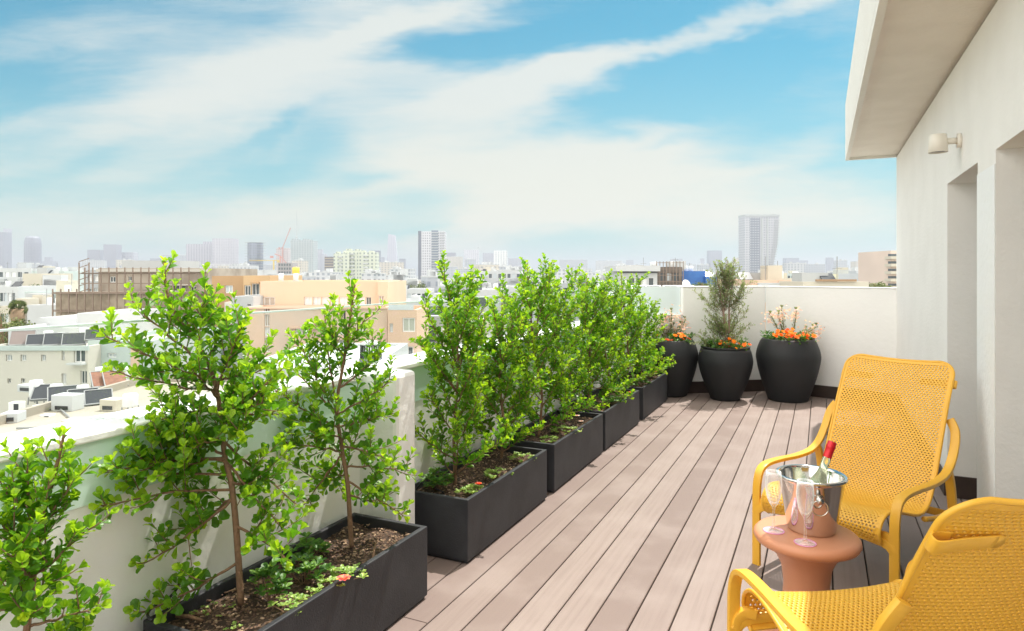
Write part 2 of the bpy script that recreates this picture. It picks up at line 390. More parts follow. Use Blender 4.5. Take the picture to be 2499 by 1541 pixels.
# ------------------------------------------------------------------ parapets
def parapet():
    t = empty('parapet_wall', (-1.99, 2.5, 0)); o = Vector((-1.99, 2.5, 0))
    tag(t, 'low white parapet wall with mint green upper band, running behind the row of planters', 'wall')
    L = Matrix.Translation(-o)
    MB().box(-2.09, -1.90, -2.5, 7.3, -.3, .69, M=L).build('lower_wall', white_wall, t)
    MB().box(-2.09, -1.897, -2.5, 7.25, .69, .868, M=L).build('upper_band', mint_m, t)
    MB().box(-2.115, -1.885, -2.5, 7.27, .868, .894, M=L).build('coping', cap_m, t, bevel=.006)
    MB().box(-2.12, -1.70, 2.44, 2.60, -.02, .905, M=L).build('pillar', cap_m, t, bevel=.02)
parapet()
def railing():
    t = empty('glass_railing', (-2.05, 2.5, .894))
    tag(t, 'clear frameless glass railing standing on the low white parapet', 'railing')
    for y0, y1 in ((-2.5, .0), (.006, 1.92), (1.926, 3.84), (3.846, 5.6), (5.606, 7.24)):
        m = MB().box(-.006, .006, y0-2.5, y1-2.5, 0, .296)
        m.build('glass_panel', rail_glass, t)
    MB().box(-.011, .011, -5.0, 4.74, .296, .302).build('top_edge', mat('pale glass edge', (.62, .72, .70), .3), t)
railing()
def wall_line(name, label, segs, z1, th, material, cap=True, skirt=True):
    (x0, y0), (x1, y1) = segs
    d = Vector((x1-x0, y1-y0, 0)); L = d.length; a = math.atan2(d.y, d.x)
    t = empty(name, (x0, y0, 0), a); tag(t, label, 'wall')
    MB().box(0, L, 0, th, -.3, z1-.012).build('wall_face', material, t, bevel=.008)
    if cap: MB().box(-.003, L, -.006, th+.006, z1-.012, z1).build('coping', cap_m, t, bevel=.004)
    if skirt: MB().box(.0, L, -.018, -.002, .002, .132).build('skirting_board', skirt_m, t)
    return t
u = .36
mx, my = BX0+(BX1-BX0)*u, BY0+(BY1-BY0)*u
wl = wall_line('corner_wall', 'low white corner wall behind the leftmost round pot with frosted screen on top', ((BX0, BY0), (mx, my)), .89, .15, cap_m)
MB().box(.0, math.hypot(mx-BX0, my-BY0)-.004, .06, .075, .892, 1.205).build('frosted_screen', frost, wl)
wall_line('end_wall', 'white end wall behind the middle round pot, angled to the deck', ((mx, my), (BX1, BY1)), 1.206, .15, white_wall)
wall_line('back_wall', 'smooth grey-white back wall joining the building corner behind the right pot', ((BX1, BY1), (CX2+.02, CY2-.006)), 1.206, .15, white_wall)

# ------------------------------------------------------------------ building on the right
def own_building():
    t = empty('building', (.69, 3, 0)); o = Matrix.Translation(Vector((-.69, -3, 0)))
    tag(t, 'white rendered penthouse wall with deep overhanging flat roof at right edge of the terrace', 'building')
    mb = MB(); z1 = 2.53
    yc = [-2.5, 1.9, 3.524, 3.891, 4.753, 7.77]; head = 1.892; th = .34
    # wall face strips (openings between yc[1..2] and yc[3..4])
    for (a, b, z0) in ((yc[0], yc[1], 0), (yc[1], yc[2], head), (yc[2], yc[3], 0), (yc[3], yc[4], head), (yc[4], yc[5], 0)):
        mb.box(.69, .69+th, a, b, z0, z1, M=o)
    # butt joints share side faces; weld by dropping coincident ones is not needed inside the mass
    mb.box(.69+th, 5.5, 7.45, 7.765, -.02, z1, M=o)
    mb.build('wall', stucco_m, t)
    MB().box(.686, .689, yc[2]+.004, yc[3]-.002, .135, 1.83, M=o).build('pier_panel', mat('bright white sheet', (.88, .89, .88), .6, bump=(30, .3)), t)  # thin whiter sheet over the lower pier face
    for (a, b, nm) in ((yc[3], yc[4], 'door'), (yc[1], yc[2], 'door')):
        d = MB().box(.69+th-.05, .69+th, a+.002, b-.002, .002, head-.002, M=o).build(nm, mat('grey door frame', (.45, .46, .45), .5), t)
        MB().box(.69+th-.056, .69+th-.051, a+.08, b-.08, .1, head-.08, M=o).build('pane', pane_d, d)
    r = MB(); r.box(.225, 5.5, -2.6, 7.77, 2.585, 3.12, M=o); 
    r.build('roof_slab', mat('cream render', (.80, .775, .72), .8, bump=(30, .3), var=(3, .3, (.74, .70, .64))), t, bevel=.006)
    MB().box(.262, 5.4, -2.5, 7.733, 2.556, 2.584, M=o).build('soffit', soffit_m, t)
    lip = MB(); lip.box(.226, .261, -2.5, 7.769, 2.53, 2.584, M=o); lip.box(.262, 5.4, 7.734, 7.769, 2.53, 2.584, M=o)
    lip.build('drip_edge', MATS['cream render'], t)
    sk = MB(); sk.box(.674, .688, yc[4]+.01, yc[5]-.03, .002, .132, M=o); sk.box(.674, .688, yc[2]+.0, yc[3], .002, .132, M=o)
    sk.box(.692, 1.02, yc[4]-.016, yc[4]-.002, .002, .132, M=o); sk.box(.692, 1.02, yc[2]-.016, yc[2]-.002, .002, .132, M=o)
    sk.build('skirting_board', skirt_m, t)
    w = MB(); w.box(1.1, 1.15, -2.4, 7.4, 0, 2.5, M=o); w.build('inner_wall', mat('dim interior', (.3, .29, .27), .8), t)
own_building()
def wall_lamp():
    t = empty('wall_lamp', (.69, 4.316, 2.05)); tag(t, 'cream cylinder spotlight pointing down on the building wall', 'wall lamp')
    cr = mat('cream painted metal', (.82, .77, .68), .4); t.scale = (.86, .86, .86)
    MB().tube([(-.001, 0, .03), (-.022, 0, .03)], .045, 24).build('mounting_plate', cr, t, True)
    MB().tube([(-.02, 0, .03), (-.085, 0, .03)], .021, 16).build('arm', cr, t, True)
    MB().lathe([(.0, .078), (.046, .078), (.05, .073), (.056, -.035), (.052, -.037), (.048, -.028), (0, -.026)], 28, (-.125, 0, .0)).build('shade', cr, t, True)
    MB().lathe([(0, -.030), (.044, -.030), (.044, -.027)], 20, (-.125, 0, 0)).build('lens', mat('lamp lens', (.30, .28, .26), .2), t)
wall_lamp()

# ------------------------------------------------------------------ foliage tools
def leaf(mb, p, d, nrm, L, W, tone, cup=.18, fold=.12):
    d = d.normalized(); s = d.cross(nrm)
    s = s.normalized() if s.length > 1e-4 else d.orthogonal().normalized(); n = s.cross(d)
    def q(a, b, c): return p + d*(a*L) + s*(b*W) + n*(c*W)
    vs = [q(0, 0, 0), q(.30, .28, fold), q(.30, 0, 0), q(.30, -.28, fold), q(.68, .52, cup), q(.68, 0, .02), q(.68, -.52, cup), q(.93, .30, .05), q(.98, 0, -.1), q(.93, -.30, .05)]
    fs = [(0, 2, 1), (0, 3, 2), (1, 2, 5, 4), (2, 3, 6, 5), (4, 5, 8, 7), (5, 6, 9, 8)]
    mb.add(vs, fs, 0, tone)
def leaf_small(mb, p, d, nrm, L, W, tone):
    d = d.normalized(); s = d.cross(nrm)
    s = s.normalized() if s.length > 1e-4 else d.orthogonal().normalized(); n = s.cross(d)
    vs = [p, p+d*(L*.55)+s*(W*.5)+n*(W*.15), p+d*L, p+d*(L*.55)-s*(W*.5)+n*(W*.15)]
    mb.add(vs, [(0, 1, 2, 3)], 0, tone)
def clothe(mb, pts, rnd, L, gap, tone0, tone1, start=0.0, tip=True, lf=leaf, wr=.80, per=2):
    """leaves along a twig polyline"""
    acc = 0; ph = rnd.random()*6.28; tot = sum((pts[i+1]-pts[i]).length for i in range(len(pts)-1)); run = 0
    for i in range(len(pts)-1):
        seg = pts[i+1]-pts[i]; sl = seg.length
        if sl < 1e-6: continue
        t = seg.normalized(); a = t.orthogonal().normalized(); b = t.cross(a)
        x = -acc
        while x + gap <= sl:
            x += gap; f = (run+x)/tot
            if f < start: continue
            for j in range(per):
                ph += 2.4 if per == 2 else 2.1
                rad = a*math.cos(ph) + b*math.sin(ph)
                d = t*(.45+.3*f)+rad*.85+Vector((0, 0, .28))+Vector((rnd.uniform(-.2, .2), rnd.uniform(-.2, .2), rnd.uniform(-.2, .2)))
                nn = (Vector((0, 0, .9)) + t*.5 - rad*.25 + Vector((rnd.uniform(-.7, .7), rnd.uniform(-.7, .7), rnd.uniform(-.3, .3)))).normalized()
                s = L*rnd.uniform(.5, 1.14)*(1-.4*f*f)
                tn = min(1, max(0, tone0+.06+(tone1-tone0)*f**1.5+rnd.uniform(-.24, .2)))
                lf(mb, pts[i]+seg*(x/sl)+rad*.004, d, nn, s, s*wr*rnd.uniform(.72, 1.05), tn)
        acc = (sl - x) if x > -acc else acc+sl
        acc = min(acc, gap); run += sl
    if tip:
        t = (pts[-1]-pts[-2]).normalized(); a = t.orthogonal().normalized(); b = t.cross(a)
        for j in range(4):
            an = j*1.7+rnd.random(); rad = a*math.cos(an)+b*math.sin(an)
            s = L*rnd.uniform(.45, .8)
            lf(mb, pts[-1], t*1.0+rad*.55, (rad*-1+t*.3), s, s*wr*.8, min(1, tone1+rnd.uniform(-.1, .15)))
def curve3(a, b, c, n=8):
    return [a*(1-t)**2 + b*(2*t*(1-t)) + c*t*t for t in [i/n for i in range(n+1)]]
def path_at(pts, f):
    tot = [(pts[i+1]-pts[i]).length for i in range(len(pts)-1)]; S = sum(tot)*f
    for i, L in enumerate(tot):
        if S <= L or i == len(tot)-1: return pts[i].lerp(pts[i+1], min(1, S/max(L, 1e-9)))
        S -= L
def twigs(mbL, mbT, main, rnd, L, gap, tone, n, ln=(.07, .19), start=.25, up=.5, lf=leaf, wr=.8, per=2):
    for k in range(n):
        f = start + (1-start)*(k+rnd.random()*.8)/n
        if f > .97: continue
        p = path_at(main, f); p2 = path_at(main, min(1, f+.03)); t = (p2-p)
        t = t.normalized() if t.length > 1e-6 else Vector((0, 0, 1))
        an = k*2.4+rnd.random()*1.2; a = t.orthogonal().normalized(); b = t.cross(a)
        rad = a*math.cos(an)+b*math.sin(an); d = (t*.55+rad*.8+Vector((0, 0, up))).normalized()
        tl = rnd.uniform(*ln)*(1.2-.72*f)
        e = p + d*tl + Vector((0, 0, tl*.25)); tw = curve3(p, p+d*tl*.5, e, 4)
        mbT.tube(tw, [.0022, .002, .0017, .0014, .001], 4, False)
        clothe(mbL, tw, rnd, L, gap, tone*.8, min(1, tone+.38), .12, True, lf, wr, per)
def shrub(label, base, trunk, branches, seed, L=.040, gap=.020, ntw=6, group='leafy green shrubs growing in the black troughs', thick=.009, ln=(.07, .19)):
    """trunk: world points; branches: (fraction on trunk, tip point, bulge)"""
    rnd = random.Random(seed)
    t = empty('shrub', base); tag(t, label, 'shrub', group); o = Vector(base)
    T, Lf = MB(), MB()
    tr = catmull([Vector(p)-o for p in trunk], 5); n = len(tr)
    T.tube(tr, [thick*(1-.75*i/(n-1))+.0012 for i in range(n)], 8)
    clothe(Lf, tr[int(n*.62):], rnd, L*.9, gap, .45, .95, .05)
    twigs(Lf, T, tr, rnd, L, gap, .38, int(ntw*2.0), ln, .24)
    for (f, tip, bul) in branches:
        p = path_at(tr, f); tip = Vector(tip)-o; mid = p.lerp(tip, .5)+Vector((0, 0, -abs(bul) if bul < 0 else bul))
        mid += Vector((rnd.uniform(-.03, .03), rnd.uniform(-.03, .03), 0))
        br = curve3(p, mid, tip, 10)
        for i in range(1, 10): br[i] += Vector((rnd.uniform(-.004, .004), rnd.uniform(-.004, .004), rnd.uniform(-.004, .004)))
        T.tube(br, [thick*.42*(1-.75*i/10)+.001 for i in range(11)], 5, False)
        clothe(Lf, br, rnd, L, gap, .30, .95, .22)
        twigs(Lf, T, br, rnd, L, gap, .36, ntw, ln, .2)
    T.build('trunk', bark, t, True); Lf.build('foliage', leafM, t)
    return t

# ------------------------------------------------------------------ planters
PX0, PX1, PH = -1.865, -1.485, .30
PL = [(.22, 1.22), (1.35, 2.354), (2.70, 3.68), (3.80, 4.80), (4.86, 5.90), (6.04, 7.10)]
plabels = ['black rectangular trough planter nearest the camera, holding the shrub cropped at the left edge',
           'large black trough planter in the foreground with a pink flower hanging over its rim',
           'second black trough with a visible dark near end, standing just beyond the white pillar',
           'third black trough from the front, pale small flowers at its rim',
           'fourth black trough from the front, leaves spilling over its front edge',
           'farthest and smallest looking black trough, touching the left round pot']
planters = []
def planter(i):
    y0, y1 = PL[i]; W = PX1-PX0; L = y1-y0; th = .022
    t = empty('planter', ((PX0+PX1)/2, (y0+y1)/2, 0)); tag(t, plabels[i], 'planter', 'black trough planters along the parapet')
    a, b = W/2, L/2; mb = MB()
    def ring(x, y, z): return [(-x, -y, z), (x, -y, z), (x, y, z), (-x, y, z)]
    vs = ring(a-.008, b-.008, .0)+ring(a-.008, b-.008, .012)+ring(a, b, .014)+ring(a, b, PH)+ring(a-th, b-th, PH)+ring(a-th, b-th, .2)
    fs = []
    for r in range(5):
        for k in range(4): fs.append((r*4+k, r*4+(k+1) % 4, r*4+4+(k+1) % 4, r*4+4+k))
    fs.append((3, 2, 1, 0)); mb.add(vs, fs)
    mb.build('trough', black_planter, t, bevel=.004)
    # soil bed, a small heightfield
    s = MB(); nx, ny = 14, 36; rnd = random.Random(50+i); vs = []
    for j in range(ny+1):
        for k in range(nx+1):
            x = -(a-th-.001)+(2*(a-th-.001))*k/nx; y = -(b-th-.001)+2*(b-th-.001)*j/ny
            vs.append((x, y, PH-.038+.010*math.sin(x*31+i)*math.sin(y*13+i*2)+rnd.uniform(-.004, .004)))
    s.add(vs, [(j*(nx+1)+k, j*(nx+1)+k+1, (j+1)*(nx+1)+k+1, (j+1)*(nx+1)+k) for j in range(ny) for k in range(nx)])
    s.build('soil', soil, t, True)
    planters.append(t)
for i in range(6): planter(i)
SOILZ = PH-.042
# bark chips and pebbles scattered on the soil
def chips():
    for i in range(1, 6):
        rnd = random.Random(80+i); y0, y1 = PL[i]; mb = MB()
        for k in range(520 if i < 3 else 200):
            x = rnd.uniform(PX0+.03, PX1-.03); y = rnd.uniform(y0+.03, y1-.03); s = rnd.uniform(.0025, .007)
            M = Matrix.Translation((x, y, SOILZ+.012+rnd.uniform(-.004, .002))) @ Matrix.Rotation(rnd.random()*6, 4, 'Z') @ Matrix.Rotation(rnd.uniform(-.6, .6), 4, 'X')
            mb.box(-s, s, -s*.5, s*.5, -s*.3, s*.3, 0 if rnd.random() < .6 else 1, M)
        o = mb.build('bark_mulch', [mat('pale wood chips', (.38, .26, .17), .9), mat('dark wood chips', (.10, .055, .035), .9)])
        tag(o, 'loose bark chips on the soil of ' + ['', 'the foreground trough', 'the second trough', 'the third trough', 'the fourth trough', 'the farthest trough'][i], 'mulch', kind='stuff')
chips()

# ------------------------------------------------------------------ shrubs
def PB(px, py, x):
    """point seen at px,py lying on the plane at board coordinate x"""
    r = (px-CX)/F; D = x/(-SY + CY*r); return P(px, py, D)
def spec_shrub(label, base_px, base_D, trunk_px, tips, seed, **kw):
    tr = [P(a, b, base_D+c) for a, b, c in trunk_px]
    br = []
    for f, a, b, c, bul in tips:
        q = P(a, b, base_D+c); lim = -1.87 if q.z < .93 else -2.0
        if q.x < lim: q = PB(a, b, lim)
        br.append((f, q, bul))
    b = tr[0]; return shrub(label, (b.x, b.y, b.z), tr, br, seed, **kw)
spec_shrub('tall leafy shrub at the left end of the foreground trough, tip above the skyline', None, 2.17,
    [(588, 1476, 0), (578, 1310, 0), (566, 1190, .01), (548, 1110, .02), (540, 1020, .03), (520, 920, .02), (478, 830, .0), (436, 780, 0), (408, 715, 0), (400, 640, .0)],
    [(.30, 352, 1375, .08, -.02), (.12, 338, 1500, -.05, -.02), (.32, 246, 1235, .06, .03), (.36, 300, 1185, -.1, .04), (.40, 262, 1150, .1, .02), (.41, 350, 1130, -.1, .02), (.42, 380, 1060, .12, .02), (.40, 690, 1290, .02, .02), (.22, 700, 1370, -.06, .0),
     (.46, 735, 1240, .12, .0), (.55, 356, 1040, -.05, .02), (.55, 690, 1010, .12, -.02), (.6, 268, 905, .05, -.02), (.66, 258, 822, .1, -.03), (.68, 322, 735, .02, -.02), (.64, 640, 900, .05, -.03),
     (.60, 590, 800, -.03, -.03), (.70, 552, 790, .08, -.02), (.72, 500, 735, -.03, -.01), (.5, 690, 900, -.1, -.03), (.46, 480, 1080, -.10, .0), (.52, 565, 960, .12, 0), (.58, 470, 900, -.10, .02), (.50, 590, 1060, -.12, 0), (.34, 640, 1180, .1, .0), (.3, 470, 1290, .1, 0), (.55, 650, 980, -.05, -.02)], 11, L=.043, gap=.0175, ntw=7, thick=.0098)
spec_shrub('slimmer leafy shrub at the right end of the foreground trough, before the peach building', None, 2.64,
    [(858, 1335, 0), (854, 1270, 0), (848, 1180, 0), (832, 1080, .01), (822, 990, .02), (836, 900, .02), (848, 830, 0), (856, 765, 0), (866, 695, 0)],
    [(.30, 1000, 1150, .04, .02), (.25, 985, 1260, -.06, .0), (.35, 735, 1240, -.05, .02), (.36, 690, 1080, .05, .0), (.45, 668, 950, .02, -.03), (.5, 690, 870, .08, -.03), (.5, 728, 830, -.03, -.03),
     (.55, 792, 770, .05, -.02), (.5, 955, 930, .02, .0), (.6, 940, 850, .0, -.02), (.45, 960, 1010, .08, 0), (.7, 890, 780, .04, -.01), (.72, 805, 810, -.03, 0), (.38, 940, 1120, -.1, 0), (.42, 780, 1060, -.12, 0),
     (.4, 900, 1010, .12, 0), (.28, 800, 1180, .1, 0), (.2, 930, 1230, .1, 0)], 12, L=.041, gap=.0165, ntw=6, thick=.009)
spec_shrub('shrub cropped by the left edge of the photo, in the nearest trough', None, 1.60,
    [(40, 1690, 0), (62, 1560, 0), (80, 1420, 0), (92, 1310, 0), (118, 1210, 0), (140, 1130, 0), (156, 1062, 0)],
    [(.45, 215, 1290, .02, -.01), (.25, 245, 1480, .0, -.01), (.2, 200, 1560, .05, 0), (.55, 10, 1180, .03, 0), (.6, 70, 1115, .05, -.02), (.5, 0, 1270, -.05, 0), (.4, 15, 1400, .0, 0), (.35, 140, 1400, .1, 0),
     (.3, -40, 1480, .05, 0), (.62, 190, 1160, .05, -.01), (.3, 60, 1500, -.1, 0), (.42, 40, 1330, -.1, 0)], 13, L=.037, gap=.0145, ntw=6, thick=.008, ln=(.04, .13))
def auto_shrub(label, y, tip, seed, spread=.27, L=.041, gap=.0148, side=(), nb=15, x=-1.70, top2=None):
    nb += 4
    b = Vector((x, y, SOILZ)); tp = Vector(tip)-Vector((0, 0, .06)); rnd = random.Random(seed); H = tp.z-b.z
    tr = [b, b+Vector((rnd.uniform(-.02, .02), rnd.uniform(-.02, .02), H*.25)), b.lerp(tp, .5)+Vector((rnd.uniform(-.03, .03), rnd.uniform(-.03, .03), 0)), b.lerp(tp, .8), tp]
    br = []
    for k in range(nb):
        h = .02+.83*(k/nb)**.9; an = k*2.4+rnd.random(); r = spread*(1.12-.62*h)*rnd.uniform(.75, 1.2)
        c = b.lerp(tp, h); e = c+Vector((math.cos(an)*r*.85, math.sin(an)*r*1.15, H*rnd.uniform(.10, .24)))
        if e.x < -1.93: e.x = -1.93+rnd.uniform(-.06, .02) if e.z > .92 else -1.86
        br.append((max(.05, h-.08), e, rnd.uniform(-.05, .03)))
    for (f, e, bul) in side: br.append((f, e, bul))
    return shrub(label, tuple(b), tr, br, seed, L=L, gap=gap, ntw=6, thick=.0085, ln=(.06, .17))
auto_shrub('shrub with one tall thin leader at the near end of the second trough', 2.96, PB(1116, 640, -1.70), 21, .24, side=[(.5, PB(1030, 745, -1.72), -.02), (.45, PB(1025, 830, -1.7), 0), (.5, PB(1165, 680, -1.7), 0)], nb=17)
auto_shrub('yellow-green rounded shrub at the far end of the second trough', 3.50, PB(1225, 715, -1.70), 22, .25, nb=18)
auto_shrub('tallest of the dense shrubs, near end of the third trough, tip above the rooftops', 4.06, PB(1286, 620, -1.70), 23, .29, side=[(.6, PB(1345, 650, -1.7), 0)], nb=18)
auto_shrub('dense shrub at the far end of the third trough behind pale flowers', 4.56, PB(1352, 660, -1.70), 24, .30, nb=18)
auto_shrub('dense shrub at the near end of the fourth trough', 5.12, PB(1432, 655, -1.70), 25, .30, nb=18, side=[(.15, Vector((-1.40, 5.3, .34)), .06)])
auto_shrub('dense shrub at the far end of the fourth trough with dark leaves inside', 5.62, PB(1470, 672, -1.70), 26, .31, nb=18)
auto_shrub('shrub at the near end of the farthest trough, drooping over the deck', 6.28, PB(1516, 650, -1.70), 27, .31, nb=17, side=[(.15, Vector((-1.33, 6.25, .42)), .1), (.2, Vector((-1.30, 6.5, .50)), .08)])
auto_shrub('last shrub of the row, in the farthest trough next to the left round pot', 6.85, PB(1562, 712, -1.70), 28, .30, nb=17)

# small plants, flowers, sticks and hose in the troughs
def rosette_plant(name, label, loc, r, n, seed, material, L=.022, h=.04, cat='plant', group=None, flower=None):
    rnd = random.Random(seed); t = empty(name, loc); tag(t, label, cat, group); mb = MB(); st = MB()
    for k in range(n):
        a = rnd.random()*6.28; q = r*math.sqrt(rnd.random()); e = Vector((math.cos(a)*q, math.sin(a)*q, h*(1-.5*q/r)*rnd.uniform(.5, 1.1)))
        b = Vector((e.x*.5, e.y*.5, 0)); mb.tube([Vector((0, 0, -.004)), b.lerp(e, .6)+Vector((0, 0, .004)), e], .0012, 4, False, 1, .1)
        for j in range(7):
            an = j*.9+rnd.random()*.5; d = Vector((math.cos(an), math.sin(an), rnd.uniform(.1, .8)))
            s = L*rnd.uniform(.6, 1.1)
            leaf(mb, e, d, Vector((0, 0, 1)), s, s*.55, min(1, max(0, .2+.7*rnd.random())))
    mb.build('foliage', [material, bark], t)
    if flower:
        for (fl, fr, fm) in flower:
            f = MB(); c = Vector(fl)
            for ring, (m_, rr, zz) in enumerate(((9, fr, .25), (7, fr*.7, .6))):
                for j in range(m_):
                    an = j*6.283/m_+ring*.3; leaf(f, c, Vector((math.cos(an), math.sin(an), zz)), Vector((0, 0, 1)), rr, rr*.6, rnd.random())
            f.build('flower', fm, t)
    return t
pinkF = leaf_mat('coral pink petals', (.85, .10, .10), (.92, .16, .18), (.95, .45, .12), .5, .3)
rosette_plant('succulent', 'pale green succulent with one pink flower overhanging the rim of the foreground trough', (-1.535, 1.86, SOILZ+.01), .085, 26, 1, succM, flower=[((.065, -.06, .045), .026, pinkF)])
rosette_plant('succulent', 'bright yellow-green succulent near the front corner of the foreground trough', (-1.55, 1.62, SOILZ+.01), .06, 16, 2, succM)
rosette_plant('succulent', 'small pale succulent runner along the inner rim of the foreground trough', (-1.535, 1.73, SOILZ+.01), .04, 9, 3, succM, .018)
rosette_plant('herb', 'low dark green round-leaved seedling mid-trough between the two foreground trunks', (-1.64, 1.80, SOILZ), .075, 22, 4, herbM, .032, .10)
rosette_plant('herb', 'leafy green seedling beside the first foreground trunk', (-1.66, 1.66, SOILZ), .06, 16, 5, herbM, .038, .13)
rosette_plant('herb', 'cluster of dark round leaves behind the second foreground trunk', (-1.77, 1.95, SOILZ), .07, 18, 6, herbM, .034, .09)
rosette_plant('weed', 'tiny yellow-green weed on bare soil in the foreground trough', (-1.62, 1.47, SOILZ+.008), .028, 6, 7, succM, .010, .02)
rosette_plant('weed', 'sprinkling of tiny weeds at the foot of the tall foreground shrub', (-1.76, 1.52, SOILZ+.006), .07, 22, 8, succM, .008, .02)
rosette_plant('succulent', 'succulent with a red flower at the near end of the second trough', (-1.56, 2.86, SOILZ+.01), .06, 20, 9, succM, flower=[((.035, .02, .05), .019, redM)])
rosette_plant('succulent', 'widest pale succulent in the middle of the second trough', (-1.56, 3.16, SOILZ+.01), .085, 24, 10, succM)
rosette_plant('succulent', 'yellow-green succulent at the far end of the second trough', (-1.56, 3.50, SOILZ+.01), .075, 22, 11, succM)
rosette_plant('succulent', 'mat of succulents with pale pink flowers in the third trough', (-1.57, 4.25, SOILZ+.01), .11, 34, 12, succM, flower=[((.05, .15, .05), .02, blossom), ((-.02, .26, .06), .024, blossom)])
rosette_plant('succulent', 'small succulent at the near corner of the third trough', (-1.57, 3.95, SOILZ+.01), .07, 20, 13, succM)
rosette_plant('succulent', 'succulent with a red flower at the far rim of the fourth trough', (-1.56, 5.62, SOILZ+.01), .08, 22, 14, succM, flower=[((.06, .02, .05), .024, redM)])
rosette_plant('succulent', 'succulent with a red flower at the end of the farthest trough', (-1.58, 6.88, SOILZ+.01), .08, 20, 15, succM, flower=[((.02, .0, .06), .026, redM)])
rosette_plant('ground_plant', 'leafy mound covering the soil of the fourth trough', (-1.62, 5.3, SOILZ), .14, 44, 16, herbM, .03, .10)
rosette_plant('ground_plant', 'leafy mound at the near end of the farthest trough', (-1.60, 6.3, SOILZ), .12, 34, 17, herbM, .03, .10)
rosette_plant('ground_plant', 'leafy mound at the near left corner of the second trough', (-1.74, 2.86, SOILZ), .08, 26, 18, herbM, .035, .12)
def sticks():
    for nm, lab, a, b, r in (('cut_branch', 'thin reddish cut branch lying on soil by the second foreground trunk', (-1.53, 2.04, SOILZ+.012), (-1.60, 2.16, SOILZ+.035), .005),
                             ('cut_branch', 'short dark cut branch lying at the near end of the foreground trough', (-1.83, 1.44, SOILZ+.02), (-1.74, 1.46, SOILZ+.016), .007),
                             ('twig', 'pale dry twig on the soil left of the tall shrub trunk', (-1.78, 1.58, SOILZ+.04), (-1.73, 1.60, SOILZ+.052), .002)):
        a = Vector(a); b = Vector(b); o = a.copy(); mb = MB()
        mb.tube([a-o, (a+b)/2-o+Vector((0, 0, .006)), b-o], [r, r*.9, r*.7], 7)
        tag(mb.build(nm, bark, None, True, loc=o), lab, 'branch')
    hose = mat('black rubber hose', (.012, .012, .013), .4)
    mb = MB(); pts = catmull([PB(442, 1395, -1.87), PB(437, 1425, -1.885), PB(422, 1450, -1.885), PB(400, 1468, -1.885), PB(375, 1480, -1.88), PB(360, 1500, -1.83), PB(372, 1515, -1.80)], 5)
    mb.tube(pts, .0042, 8); tag(mb.build('irrigation_hose', hose, None, True), 'black irrigation hose looping over the back rim of the foreground trough', 'hose')
    mb = MB(); pts = catmull([(-1.83, 2.78, .255), (-1.80, 2.80, .31), (-1.75, 2.82, .29), (-1.70, 2.84, .262)], 5)
    mb.tube(pts, .005, 8); tag(mb.build('irrigation_hose', hose, None, True), 'short black irrigation hose end in the near corner of the second trough', 'hose')
sticks()

# ------------------------------------------------------------------ round pots and their plants
def round_pot(label, px, ybot, wmax, hgt, wbase, wtop, rim, group='big matt black round pots against the end wall'):
    D0 = F*CAMZ/(ybot-HY)                       # front of the foot
    rb = wbase/2/F*(D0+.15); D = D0+rb; r = wmax/2/F*D; rt = wtop/2/F*D
    c = P(px, HY, D); c.z = 0
    t = empty('round_pot', c); tag(t, label, 'pot', group)
    h = hgt; rb = wbase/2/F*D
    prof = [(0, 0), (rb-.006, 0), (rb, .006)]
    for k in range(1, 22):
        f = k/22.0; # belly widest at ~.64
        if f < .70: q = math.sin(f/.70*math.pi/2)**1.12; rr = rb+(r-rb)*(.42*f/.70+.58*q)
        else: q = (f-.70)/.30; rr = r+(rt-r)*(1-math.cos(q*math.pi/2))**1.0
        prof.append((rr, f*h))
    if rim: prof += [(rt+.002, h*.955), (rt-.006, h*.962), (rt+.006, h*.968), (rt+.008, h), (rt-.018, h), (rt-.022, h-.012), (rt-.025, h*.86), (0, h*.86)]
    else: prof += [(rt, h*.985), (rt-.006, h), (rt-.022, h), (rt-.028, h-.012), (rt-.03, h*.88), (0, h*.88)]
    MB().lathe(prof, 56).build('pot_body', black_pot, t, True)
    MB().lathe([(0, h*.93), (rt-.026, h*.925)], 28).build('soil', soil, t)
    return t, c, D, r, rt, h
def pot_h(ytop, D): return CAMZ-(ytop-HY)/F*D
potL = round_pot('leftmost round black pot, partly behind the last trough, with pink blossom and orange flowers', 1636, 971, 132, .62, 78, 108, False)
potM = round_pot('middle round black pot with a rolled rim, holding the small tree', 1770, 981, 129, .57, 68, 112, True)
potR = round_pot('rightmost and widest round black pot, overflowing with orange flowers', 1923, 985, 148, .655, 92, 122, False)
